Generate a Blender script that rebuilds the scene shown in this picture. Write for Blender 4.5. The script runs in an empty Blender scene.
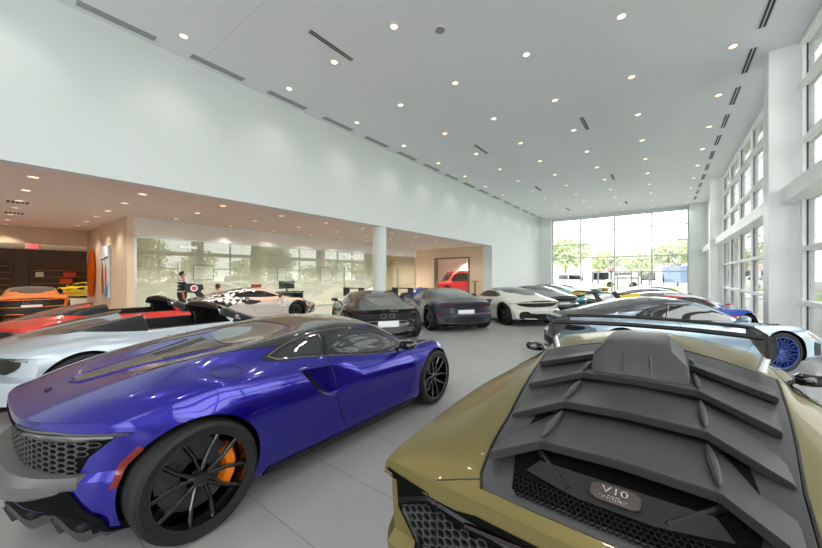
import bpy, bmesh, math, random
import numpy as np
from mathutils import Vector, Matrix
from mathutils.bvhtree import BVHTree
from mathutils.geometry import delaunay_2d_cdt
random.seed(7)
PI = math.pi
R = math.radians
SC = bpy.context.scene
COL = SC.collection

# ------------------------------------------------------------------ helpers
def lin(c):
    def f(v): return v/12.92 if v <= .04045 else ((v+.055)/1.055)**2.4
    return tuple(f(v/255.0) for v in c)

MATS = {}
def mat(name, rgb=(128,128,128), rough=.5, metal=0., coat=0., emit=None, estr=0., spec=.5, croug=.03, bump=None, noise=None, aniso=None):
    if name in MATS: return MATS[name]
    m = bpy.data.materials.new(name); m.use_nodes = True
    nt = m.node_tree; b = nt.nodes['Principled BSDF']
    c = (*lin(rgb), 1)
    b.inputs['Base Color'].default_value = c
    b.inputs['Roughness'].default_value = rough
    b.inputs['Metallic'].default_value = metal
    b.inputs['Coat Weight'].default_value = coat
    b.inputs['Coat Roughness'].default_value = croug
    b.inputs['Specular IOR Level'].default_value = spec
    if emit:
        b.inputs['Emission Color'].default_value = (*lin(emit), 1)
        b.inputs['Emission Strength'].default_value = estr
    if noise or bump:
        tc = nt.nodes.new('ShaderNodeTexCoord')
        nz = nt.nodes.new('ShaderNodeTexNoise'); nz.inputs['Scale'].default_value = (noise or bump)[0]
        nz.inputs['Detail'].default_value = 4
        nt.links.new(tc.outputs['Object'], nz.inputs['Vector'])
        if noise:
            mx = nt.nodes.new('ShaderNodeMix'); mx.data_type = 'RGBA'
            mx.inputs['A'].default_value = c; mx.inputs['B'].default_value = (*lin(noise[1]), 1)
            nt.links.new(nz.outputs['Fac'], mx.inputs['Factor'])
            nt.links.new(mx.outputs['Result'], b.inputs['Base Color'])
        if bump:
            bp = nt.nodes.new('ShaderNodeBump'); bp.inputs['Strength'].default_value = bump[1]
            nt.links.new(nz.outputs['Fac'], bp.inputs['Height']); nt.links.new(bp.outputs['Normal'], b.inputs['Normal'])
    MATS[name] = m
    return m

def link(name, me, parent=None, m=None):
    o = bpy.data.objects.new(name, me); COL.objects.link(o)
    if parent is not None: o.parent = parent
    if m is not None:
        if len(me.materials) == 0: me.materials.append(m)
        else: me.materials[0] = m
    return o

def tag(o, label=None, cat=None, group=None, kind=None):
    if label: o['label'] = label
    if cat: o['category'] = cat
    if group: o['group'] = group
    if kind: o['kind'] = kind
    return o

def empty(name, loc=(0,0,0), rz=0, label=None, cat=None, group=None):
    o = bpy.data.objects.new(name, None); COL.objects.link(o)
    o.location = loc; o.rotation_euler = (0,0,rz); o.empty_display_size = .1
    return tag(o, label, cat, group)

def bm_mesh(bm, name, smooth=True, ang=35):
    bmesh.ops.recalc_face_normals(bm, faces=bm.faces[:])
    me = bpy.data.meshes.new(name); bm.to_mesh(me); bm.free()
    if smooth and len(me.polygons):
        me.polygons.foreach_set('use_smooth', [True]*len(me.polygons))
        me.set_sharp_from_angle(angle=R(ang))
    return me

def box(bm, c, s, rz=0, bev=0, mi=0, M=None):
    g = bmesh.ops.create_cube(bm, size=1)
    T = Matrix.Translation(c) @ Matrix.Rotation(rz, 4, 'Z') @ Matrix.Diagonal((*s, 1))
    if M is not None: T = M @ T
    bmesh.ops.transform(bm, matrix=T, verts=g['verts'])
    fs = {f for v in g['verts'] for f in v.link_faces}
    for f in fs: f.material_index = mi
    if bev > 0:
        es = list({e for v in g['verts'] for e in v.link_edges})
        bmesh.ops.bevel(bm, geom=es, offset=bev, segments=2, affect='EDGES', profile=.5)

def boxes(name, lst, m, parent=None, bev=0, smooth=False):
    bm = bmesh.new()
    for c, s in lst: box(bm, c, s, bev=bev)
    return link(name, bm_mesh(bm, name, smooth or bev > 0), parent, m)

def box_mesh(lst, bev=0):
    bm = bmesh.new()
    for c, q in lst: box(bm, c, q, bev=bev)
    return bm_mesh(bm, 'box', bev > 0)

def largest(me):
    bm = bmesh.new(); bm.from_mesh(me); bm.verts.ensure_lookup_table(); seen = set(); comps = []
    for v in bm.verts:
        if v.index in seen: continue
        st = [v]; seen.add(v.index); comp = []
        while st:
            q = st.pop(); comp.append(q)
            for e in q.link_edges:
                o = e.other_vert(q)
                if o.index not in seen: seen.add(o.index); st.append(o)
        comps.append(comp)
    comps.sort(key=len, reverse=True)
    kill = [v for c in comps[1:] for v in c]
    if kill: bmesh.ops.delete(bm, geom=kill, context='VERTS')
    bm.to_mesh(me); bm.free()
    return me

def bb(x0,x1,y0,y1,z0,z1): return (((x0+x1)/2,(y0+y1)/2,(z0+z1)/2),(abs(x1-x0),abs(y1-y0),abs(z1-z0)))

def tube(bm, pts, r, n=8, close=False, mi=0, cap=True):
    P = [Vector(p) for p in pts]; rings = []
    rr = r if hasattr(r, '__len__') else [r]*len(P)
    up = Vector((0,0,1))
    for i, p in enumerate(P):
        a = P[i-1] if i else P[0]; b = P[i+1] if i < len(P)-1 else P[-1]
        if close: a = P[i-1]; b = P[(i+1) % len(P)]
        t = (b-a)
        if t.length < 1e-9: t = Vector((1,0,0))
        t.normalize()
        u = t.cross(up)
        if u.length < 1e-3: u = t.cross(Vector((1,0,0)))
        u.normalize(); v = u.cross(t)
        rings.append([bm.verts.new(p + (u*math.cos(2*PI*k/n)+v*math.sin(2*PI*k/n))*rr[i]) for k in range(n)])
    m = len(rings)
    for i in range(m if close else m-1):
        A = rings[i]; B = rings[(i+1) % m]
        for k in range(n):
            try:
                f = bm.faces.new((A[k],A[(k+1)%n],B[(k+1)%n],B[k])); f.material_index = mi
            except ValueError: pass
    if cap and not close:
        for rg in (rings[0], rings[-1]):
            f = bm.faces.new(rg); f.material_index = mi

def lathe(bm, prof, n=48, axis='Z', c=(0,0,0), mi=0, close=False):
    """prof = [(r, h)], revolved about axis"""
    rings = []
    for r, h in prof:
        rg = []
        for k in range(n):
            a = 2*PI*k/n
            x, y = r*math.cos(a), r*math.sin(a)
            p = (x, y, h) if axis == 'Z' else ((x, h, y) if axis == 'Y' else (h, x, y))
            rg.append(bm.verts.new(Vector(p)+Vector(c)))
        rings.append(rg)
    L = len(rings)
    for i in range(L if close else L-1):
        A = rings[i]; B = rings[(i+1) % L]
        for k in range(n):
            f = bm.faces.new((A[k],A[(k+1)%n],B[(k+1)%n],B[k])); f.material_index = mi
    if not close:
        for rg, (r, h) in ((rings[0], prof[0]), (rings[-1], prof[-1])):
            if r > 1e-5:
                f = bm.faces.new(rg); f.material_index = mi

def prism(bm, poly, f3, mi=0):
    """poly 2D list; f3(p, s) -> 3D for s = 0/1 (two caps)"""
    A = [bm.verts.new(f3(p, 0)) for p in poly]; B = [bm.verts.new(f3(p, 1)) for p in poly]
    n = len(poly); fs = [bm.faces.new(A), bm.faces.new(B[::-1])]
    for i in range(n): fs.append(bm.faces.new((A[i],B[i],B[(i+1)%n],A[(i+1)%n])))
    for f in fs: f.material_index = mi
    return fs

def text_mesh(body, size, name, depth=.002):
    cu = bpy.data.curves.new(name, 'FONT'); cu.body = body; cu.size = size; cu.extrude = depth
    cu.align_x = 'CENTER'; cu.align_y = 'CENTER'
    o = bpy.data.objects.new(name, cu); COL.objects.link(o)
    dg = bpy.context.evaluated_depsgraph_get()
    me = bpy.data.meshes.new_from_object(o.evaluated_get(dg))
    bpy.data.objects.remove(o); me.materials.clear()
    return me

def boolean(me, cutter_me, mats=True):
    a = bpy.data.objects.new('a', me); b = bpy.data.objects.new('b', cutter_me)
    COL.objects.link(a); COL.objects.link(b)
    md = a.modifiers.new('x', 'BOOLEAN'); md.operation = 'DIFFERENCE'; md.object = b; md.solver = 'EXACT'
    md.material_mode = 'TRANSFER'
    dg = bpy.context.evaluated_depsgraph_get(); dg.update()
    out = bpy.data.meshes.new_from_object(a.evaluated_get(dg), preserve_all_data_layers=True, depsgraph=dg)
    bpy.data.objects.remove(a); bpy.data.objects.remove(b)
    return out

# ------------------------------------------------------------------ materials
M_black = mat('black_plastic', (15,15,16), .42)
M_gloss = mat('gloss_black', (10,10,12), .08, coat=1)
M_matt = mat('matt_dark_grey', (66,66,69), .40)
M_tyre = mat('tyre_rubber', (17,17,18), .65, bump=(60,.15))
M_recess_shade = mat('well_recess_shade', (6,6,7), .9, spec=.15)  # near black, with the shade of wells and recesses put into the colour
M_carbon = mat('carbon_grey', (74,74,72), .3, coat=.7)
M_silver = mat('silver_metal', (190,190,192), .25, metal=1)
M_disc = mat('brake_disc_steel', (85,86,90), .35, metal=.8)
M_chrome = mat('chrome', (220,220,222), .08, metal=1)
M_lampred = mat('tail_lamp_red', (120,12,16), .12, coat=1)
M_amber = mat('amber_lens', (255,120,20), .2, coat=1, emit=(255,110,10), estr=.3)
M_lens = mat('clear_lamp_lens', (150,152,150), .15, coat=1)
M_white = mat('white_paint', (235,237,238), .6)
M_dark_int = mat('dark_interior', (16,16,18), .6)
M_redleather = mat('red_leather', (190,28,14), .45)

def glass_dark(name, rgb=(10,12,13), a=.55):
    m = mat(name, rgb, .03, coat=1, spec=.8)
    return m
M_glass = glass_dark('tinted_car_glass')
M_glass2 = mat('smoked_rear_glass', (34,40,42), .04, coat=1, spec=.8)

def clear_glass(name, tint=(235,245,240), refl=.08, boost=0.):
    m = bpy.data.materials.new(name); m.use_nodes = True; nt = m.node_tree
    for n in list(nt.nodes):
        if n.type != 'OUTPUT_MATERIAL': nt.nodes.remove(n)
    out = [n for n in nt.nodes if n.type == 'OUTPUT_MATERIAL'][0]
    t = nt.nodes.new('ShaderNodeBsdfTransparent'); t.inputs['Color'].default_value = (*lin(tint), 1)
    g = nt.nodes.new('ShaderNodeBsdfGlossy'); g.inputs['Roughness'].default_value = .0
    mx = nt.nodes.new('ShaderNodeMixShader')
    fr = nt.nodes.new('ShaderNodeLayerWeight'); fr.inputs['Blend'].default_value = .25
    ad = nt.nodes.new('ShaderNodeMath'); ad.operation = 'MULTIPLY_ADD'; ad.inputs[1].default_value = .8 if refl < .05 else .30; ad.inputs[2].default_value = refl
    ad.use_clamp = True
    nt.links.new(fr.outputs['Fresnel'], ad.inputs[0]); nt.links.new(ad.outputs[0], mx.inputs['Fac'])
    nt.links.new(t.outputs[0], mx.inputs[1]); nt.links.new(g.outputs[0], mx.inputs[2]); nt.links.new(mx.outputs[0], out.inputs['Surface'])
    MATS[name] = m
    return m
M_win = clear_glass('window_glass', (248,249,247), .02)
M_part = clear_glass('partition_glass', (236,242,236), .09)

def paint(name, rgb, metal=.35, rough=.32, coat=1.):
    return mat(name, rgb, rough, metal, coat)
P_blue = paint('ultraviolet_blue_paint', (24,12,148), .6, .22)
P_silverw = paint('silver_white_paint', (186,196,206), .3, .3)
P_red = paint('orange_red_paint', (222,44,18), .1, .3)
P_orange = paint('orange_paint', (246,128,14), .1, .3)
P_yellow = paint('yellow_paint', (240,205,20), .05, .3)
P_blackrefl = paint('black_paint_brown_reflection', (34,31,30), .5, .24)  # black car; the brown of its reflections is mixed into the colour
P_grey = paint('storm_grey_paint', (72,74,86), .5, .28)
P_white = paint('pearl_white_paint', (226,226,218), .05, .3)
P_silver = paint('silver_paint', (150,154,160), .6, .28)
P_teal = paint('teal_paint', (40,172,186), .2, .3)
P_ice = paint('ice_blue_paint', (166,188,208), .45, .25)
P_darkgrey = paint('graphite_paint', (70,72,76), .5, .25)
P_olive = paint('satin_olive_paint', (134,122,72), .6, .36, .35)
P_suvred = paint('bright_red_paint', (158,12,18), .1, .3)
P_carb = mat('glossy_black_roof', (30,28,27), .12, coat=1)
P_dblue = paint('deep_blue_paint', (40,60,150), .2, .3)

def livery(name, base, cols, scale, kind='checker', coord='Object', thr=None):
    m = bpy.data.materials.new(name); m.use_nodes = True; nt = m.node_tree; b = nt.nodes['Principled BSDF']
    b.inputs['Roughness'].default_value = .3; b.inputs['Coat Weight'].default_value = 1; b.inputs['Coat Roughness'].default_value = .03
    tc = nt.nodes.new('ShaderNodeTexCoord')
    sep = nt.nodes.new('ShaderNodeSeparateXYZ'); nt.links.new(tc.outputs['Object'], sep.inputs[0])
    prev = None
    def rgb(c):
        n = nt.nodes.new('ShaderNodeRGB'); n.outputs[0].default_value = (*lin(c), 1); return n.outputs[0]
    prev = rgb(base)
    def mixin(fac, c):
        nonlocal prev
        x = nt.nodes.new('ShaderNodeMix'); x.data_type = 'RGBA'
        nt.links.new(fac, x.inputs['Factor']); nt.links.new(prev, x.inputs['A']); nt.links.new(c, x.inputs['B'])
        prev = x.outputs['Result']
    def math_(op, a, b_=None, c_=None):
        n = nt.nodes.new('ShaderNodeMath'); n.operation = op
        for i, v in enumerate((a, b_, c_)):
            if v is None: continue
            if isinstance(v, (int, float)): n.inputs[i].default_value = v
            else: nt.links.new(v, n.inputs[i])
        return n.outputs[0]
    X, Y, Z = sep.outputs
    if kind == 'checker':
        # peach upper body, checker rear quarter
        up = math_('GREATER_THAN', Z, .70); mixin(up, rgb(cols[0]))
        mp = nt.nodes.new('ShaderNodeMapping'); mp.inputs['Rotation'].default_value = (0, R(32), 0)
        nt.links.new(tc.outputs['Object'], mp.inputs[0])
        ck = nt.nodes.new('ShaderNodeTexChecker'); ck.inputs['Scale'].default_value = scale
        ck.inputs['Color1'].default_value = (*lin(cols[1]), 1); ck.inputs['Color2'].default_value = (*lin(cols[2]), 1)
        nt.links.new(mp.outputs[0], ck.inputs[0])
        z1 = math_('GREATER_THAN', math_('MULTIPLY_ADD', X, -.25, Z), .50); z2 = math_('LESS_THAN', X, 1.0)
        mixin(math_('MULTIPLY', z1, z2), ck.outputs['Color'])
        nz = nt.nodes.new('ShaderNodeTexVoronoi'); nz.inputs['Scale'].default_value = 6
        nt.links.new(tc.outputs['Object'], nz.inputs['Vector'])
        dk = math_('MULTIPLY', math_('GREATER_THAN', X, 2.85), math_('GREATER_THAN', nz.outputs['Distance'], .42))
        mixin(dk, rgb((20,20,22)))
    elif kind == 'swoosh':
        for c, (k, off, w) in cols:
            v = math_('ABSOLUTE', math_('SUBTRACT', math_('MULTIPLY_ADD', X, k, Z), off))
            mixin(math_('LESS_THAN', v, w), rgb(c))
    elif kind == 'lower':
        v = math_('LESS_THAN', Z, thr); mixin(v, rgb(cols[0]))
    nt.links.new(prev, b.inputs['Base Color'])
    MATS[name] = m
    return m
P_livery = livery('checkered_race_livery', (196,188,184), [(214,176,154), (18,18,20), (230,226,222)], 7)
P_stripeb = livery('white_with_blue_stripes', (228,232,236), [((24,92,200), (.12, 1.16, .085)), ((24,92,200), (-.02, .60, .07))], 1, 'swoosh')
P_striper = livery('white_with_red_and_blue_stripes', (228,230,234), [((196,34,44), (.10, 1.14, .05)), ((24,80,190), (.18, 1.10, .06)), ((200,30,40), (-.05, .44, .10)), ((24,80,190), (-.05, .62, .10))], 1, 'swoosh')

# ------------------------------------------------------------------ lofted car bodies
def pchip(xk, yk, x):
    xk = np.array(xk, float); yk = np.array(yk, float); x = np.asarray(x, float)
    h = np.diff(xk); d = np.diff(yk)/h; n = len(xk); m = np.zeros(n)
    for i in range(1, n-1):
        if d[i-1]*d[i] > 0:
            w1 = 2*h[i]+h[i-1]; w2 = h[i]+2*h[i-1]
            m[i] = (w1+w2)/(w1/d[i-1]+w2/d[i])
    m[0] = d[0]; m[-1] = d[-1]
    i = np.clip(np.searchsorted(xk, x)-1, 0, n-2)
    t = (x-xk[i])/h[i]
    return ((2*t**3-3*t**2+1)*yk[i] + (t**3-2*t**2+t)*h[i]*m[i] + (-2*t**3+3*t**2)*yk[i+1] + (t**3-t**2)*h[i]*m[i+1])

def section(P, T, sub=5):
    out = []; n = len(P)
    for i in range(n-1):
        def tan(k):
            a = P[k-1] if k > 0 else (-P[1][0], P[1][1])
            b = P[k+1] if k < n-1 else (-P[n-2][0], P[n-2][1])
            return ((b[0]-a[0])/2*T[k], (b[1]-a[1])/2*T[k])
        m0 = tan(i); m1 = tan(i+1)
        for s in range(sub):
            t = s/sub
            h = (2*t**3-3*t**2+1, t**3-2*t**2+t, -2*t**3+3*t**2, t**3-t**2)
            out.append(tuple(h[0]*P[i][q]+h[1]*m0[q]+h[2]*P[i+1][q]+h[3]*m1[q] for q in (0,1)))
    out.append(P[-1])
    return out

def loft(sp, name, nst=72, sub=5, K=14):
    S = sp['S']; T = sp.get('T', [0,.4,.6,.9,.9,.75,.6,.7,1])
    xs = np.linspace(S[0], S[-1], nst)
    rows = []
    for r in range(9):
        Sk = sp.get('Sr', {}).get(r, S)
        y = pchip(Sk, sp['y'][r], xs) if sp['y'][r] is not None else np.zeros(nst)
        z = pchip(Sk, sp['z'][r], xs)
        rows.append((y, z))
    ta, tp, tr = sp['tail']; na, npw, nr = sp['nose']
    tz = sp.get('tailz', lambda z: 0.); nz = sp.get('nosez', lambda z: 0.)
    def warp(x, y, z):
        wt = max(0., (tr-x)/(tr-S[0])) if x < tr else 0.
        wn = max(0., (x-nr)/(S[-1]-nr)) if x > nr else 0.
        return (x + wt*ta*abs(y)**tp + wt**4*(sp['tzy'](z, abs(y)) if 'tzy' in sp else tz(z)) - wn*na*abs(y)**npw + wn**3*nz(z), y, z)
    bm = bmesh.new(); rings = []
    for i in range(nst):
        P = [(float(rows[r][0][i]), float(rows[r][1][i])) for r in range(9)]
        P[0] = (0., P[0][1]); P[8] = (0., P[8][1])
        h = section(P, T, sub)
        ring = [bm.verts.new(warp(xs[i], y, z)) for y, z in h]
        ring += [bm.verts.new(warp(xs[i], -y, z)) for y, z in h[-2:0:-1]]
        rings.append(ring)
        if i in (0, nst-1):
            n = len(h); grid = []
            for j in range(1, n-1):
                L = ring[j]; Rr = ring[len(ring)-j]
                y, z = h[j]
                grid.append([L] + [bm.verts.new(warp(xs[i], y*(1-2*k/K), z)) for k in range(1, K)] + [Rr])
            for j in range(len(grid)-1):
                for k in range(K):
                    bm.faces.new((grid[j][k], grid[j][k+1], grid[j+1][k+1], grid[j+1][k]))
            for k in range(K):
                bm.faces.new((ring[0], grid[0][k], grid[0][k+1])); bm.faces.new((ring[n-1], grid[-1][k], grid[-1][k+1]))
    m = len(rings[0])
    for i in range(nst-1):
        for j in range(m):
            bm.faces.new((rings[i][j], rings[i][(j+1)%m], rings[i+1][(j+1)%m], rings[i+1][j]))
    bmesh.ops.recalc_face_normals(bm, faces=bm.faces[:])
    me = bpy.data.meshes.new(name); bm.to_mesh(me); bm.free()
    me.materials.append(M_black); me.materials.append(M_recess_shade)
    return me

def bvh_of(me):
    me.calc_loop_triangles()
    return BVHTree.FromPolygons([v.co.copy() for v in me.vertices], [tuple(p.vertices) for p in me.polygons])

def subdiv_poly(poly, step):
    out = []
    n = len(poly)
    for i in range(n):
        a, b = Vector(poly[i]), Vector(poly[(i+1)%n]); k = max(1, int((b-a).length/step))
        for s in range(k): out.append(a.lerp(b, s/k))
    return out

def smooth_poly(poly, it=2, keep=()):
    """Chaikin rounding of a closed outline"""
    for _ in range(it):
        o = []
        n = len(poly)
        for i in range(n):
            a, b = Vector(poly[i]), Vector(poly[(i+1)%n])
            o += [a.lerp(b, .25), a.lerp(b, .75)]
        poly = o
    return [tuple(p) for p in poly]

def caster(bvh, axis, side=1, near=None):
    def f(p):
        if axis == 'side': o, d = Vector((p[0], side*3, p[1])), Vector((0, -side, 0))
        elif axis == 'top': o, d = Vector((p[0], p[1], 3)), Vector((0, 0, -1))
        elif axis == 'rear': o, d = Vector((-6, p[0], p[1])), Vector((1, 0, 0))
        elif axis == 'front': o, d = Vector((9, p[0], p[1])), Vector((-1, 0, 0))
        h, n, i, ds = bvh.ray_cast(o, d)
        if h is None:
            h, n, i, ds = bvh.find_nearest(o + d*(3 if axis in ('side','top') else 6))
        if n.dot(d) > 0: n = -n
        return h, n
    return f

def patch(bvh, poly, axis, side=1, off=.003, thick=.012, step=.05, name='patch', holes=None):
    if axis == 'side2': axis = 'side'
    cs = caster(bvh, axis, side)
    B = subdiv_poly(poly, step); nb = len(B)
    xs = [p[0] for p in B]; ys = [p[1] for p in B]
    pts = [Vector(p) for p in B]
    def inside(q):
        c = False; j = nb-1
        for i in range(nb):
            if (B[i][1] > q[1]) != (B[j][1] > q[1]) and q[0] < (B[j][0]-B[i][0])*(q[1]-B[i][1])/(B[j][1]-B[i][1])+B[i][0]: c = not c
            j = i
        return c
    gx = np.arange(min(xs)+step/2, max(xs), step); gy = np.arange(min(ys)+step/2, max(ys), step)
    for a in gx:
        for b in gy:
            q = Vector((a, b))
            if inside(q) and min((q-p).length for p in B) > step*.4: pts.append(q)
    vs, es, fs, *_ = delaunay_2d_cdt(pts, [(i, (i+1) % nb) for i in range(nb)], [], 1, 1e-6)
    bm = bmesh.new(); V = []; N = []
    for p in vs:
        h, n = cs(p); V.append(bm.verts.new(h+n*off)); N.append(n)
    for f in fs:
        try: bm.faces.new([V[i] for i in f])
        except ValueError: pass
    bmesh.ops.recalc_face_normals(bm, faces=bm.faces[:])
    d = Vector((0,-side,0)) if axis == 'side' else (Vector((0,0,-1)) if axis == 'top' else (Vector((1,0,0)) if axis == 'rear' else Vector((-1,0,0))))
    tot = sum((f.normal*f.calc_area() for f in bm.faces), Vector())
    if tot.dot(d) > 0: bmesh.ops.reverse_faces(bm, faces=bm.faces[:])
    bd = [e for e in bm.edges if e.is_boundary]
    nm = {V[i]: N[i] for i in range(len(V))}
    g = bmesh.ops.extrude_edge_only(bm, edges=bd)
    ext = [v for v in g['geom'] if isinstance(v, bmesh.types.BMVert)]
    for v in ext:
        bestn = None
        for e in v.link_edges:
            o = e.other_vert(v)
            if o in nm and (o.co-v.co).length < 1e-6: bestn = nm[o]
        if bestn is not None: v.co -= bestn*thick
    me = bpy.data.meshes.new(name); bm.to_mesh(me); bm.free()
    me.polygons.foreach_set('use_smooth', [True]*len(me.polygons)); me.set_sharp_from_angle(angle=R(40))
    return me

def seam(bvh, line, axis, side=1, r=.003, step=.03, name='seam', close=False):
    cs = caster(bvh, axis, side); P = []
    L = [Vector(p) for p in line]
    if close: L.append(L[0])
    for i in range(len(L)-1):
        k = max(1, int((L[i+1]-L[i]).length/step))
        for s in range(k): P.append(L[i].lerp(L[i+1], s/k))
    if not close: P.append(L[-1])
    pts = [cs(p)[0] for p in P]
    bm = bmesh.new(); tube(bm, pts, r, 6, close)
    return bm_mesh(bm, name)

def hexmesh(bvh, poly, axis, side=1, cell=.03, off=.006, wall=.16, name='mesh_grille', stretch=1.6):
    cs = caster(bvh, axis, side)
    B = [Vector(p) for p in poly]; nb = len(B)
    def inside(q):
        c = False; j = nb-1
        for i in range(nb):
            if (B[i][1] > q[1]) != (B[j][1] > q[1]) and q[0] < (B[j][0]-B[i][0])*(q[1]-B[i][1])/(B[j][1]-B[i][1])+B[i][0]: c = not c
            j = i
        return c
    xs = [p[0] for p in B]; ys = [p[1] for p in B]
    bm = bmesh.new(); w = cell*stretch; h = cell*math.sqrt(3)/2
    iy = 0; y = min(ys)
    while y < max(ys):
        x = min(xs) + (0 if iy % 2 == 0 else w*.75)
        while x < max(xs):
            if inside(Vector((x, y))):
                o = []; n_ = []; d_ = []
                for k in range(6):
                    a = PI/3*k
                    q = (x+math.cos(a)*w*.5, y+math.sin(a)*h/math.sqrt(3))
                    c, nn = cs(q); o.append(bm.verts.new(c+nn*off))
                    q2 = (x+(q[0]-x)*(1-wall*1.4), y+(q[1]-y)*(1-wall*1.4)); c, nn = cs(q2)
                    n_.append(bm.verts.new(c+nn*off)); d_.append(bm.verts.new(c+nn*(off-.012)))
                for k in range(6):
                    bm.faces.new((o[k], o[(k+1)%6], n_[(k+1)%6], n_[k])); bm.faces.new((n_[k], n_[(k+1)%6], d_[(k+1)%6], d_[k]))
            x += w*1.5
        y += h*.5; iy += 1
    return bm_mesh(bm, name, False)

def prism_cut(poly, axis, a, b, m=None):
    """closed cutter mesh: polygon in a plane extruded between a and b (numbers or fn of point)"""
    bm = bmesh.new()
    fa = a if callable(a) else (lambda p: a); fb = b if callable(b) else (lambda p: b)
    def f3(p, s):
        v = fb(p) if s else fa(p)
        return (p[0], v, p[1]) if axis == 'side' else ((p[0], p[1], v) if axis == 'top' else (v, p[0], p[1]))
    prism(bm, poly, f3)
    me = bm_mesh(bm, 'cut', False)
    me.materials.append(M_recess_shade if m is None else m)
    return me

def arches(me, wb, rr, rf, wy=.60, zr=None, zf=None):
    for x, r, z in ((0, rr, zr), (wb, rf, zf)):
        for s in (1, -1):
            bm = bmesh.new()
            lathe(bm, [(r, s*wy), (r, s*1.4)], 56, 'Y', (x, 0, z))
            c = bm_mesh(bm, 'cut', False); c.materials.append(M_recess_shade)
            me = boolean(me, c)
    return me

def finish(me, ang=32):
    largest(me)
    me.polygons.foreach_set('use_smooth', [True]*len(me.polygons)); me.set_sharp_from_angle(angle=R(ang))
    return me

# base mid-engine sports car (rear axle at x = 0)
S0 = [-.67,-.4,0,.4,.8,1.2,1.6,1.95,2.25,2.64,3.0,3.35,3.6]
def base_spec():
    y = [None,
     [.50,.62,.80,.82,.83,.84,.84,.84,.82,.80,.74,.60,.40],
     [.60,.76,.90,.90,.89,.89,.89,.90,.92,.92,.86,.70,.50],
     [.72,.86,.945,.935,.905,.885,.885,.90,.93,.94,.88,.71,.52],
     [.80,.92,.965,.955,.925,.905,.905,.92,.945,.955,.89,.70,.48],
     [.76,.86,.90,.895,.875,.85,.85,.86,.87,.87,.80,.62,.40],
     [.60,.70,.72,.735,.765,.775,.77,.75,.70,.66,.60,.46,.28],
     [.34,.40,.50,.54,.58,.60,.61,.62,.58,.46,.42,.32,.18],
     None]
    z = [[.22,.17,.13,.13,.13,.13,.13,.13,.13,.13,.13,.14,.17],
     [.25,.19,.14,.13,.13,.13,.13,.13,.13,.13,.13,.15,.18],
     [.36,.28,.24,.22,.22,.22,.22,.22,.22,.22,.22,.23,.25],
     [.52,.49,.46,.45,.44,.43,.43,.43,.43,.43,.40,.35,.33],
     [.66,.67,.67,.66,.63,.61,.60,.59,.59,.60,.53,.45,.40],
     [.765,.80,.84,.82,.78,.755,.745,.75,.765,.77,.67,.54,.45],
     [.785,.83,.875,.88,.855,.835,.825,.81,.79,.755,.67,.56,.475],
     [.79,.855,.955,1.035,1.09,1.115,1.07,.94,.82,.745,.665,.57,.485],
     [.795,.855,.91,.955,1.09,1.16,1.135,1.0,.86,.755,.67,.575,.49]]
    return dict(S=S0, y=y, z=z, tail=(.80,2.6,.42), nose=(.55,2.,2.9),
                tailz=lambda q: (-.05 if q < .5 else (.05 if q < .72 else -.01)) , nosez=lambda q: 0)

def W_side(): return [(.40,.885),(.62,.98),(.9,1.065),(1.25,1.09),(1.5,1.06),(1.8,.955),(2.02,.845),(1.6,.832),(1.2,.842),(.8,.862)]

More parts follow.
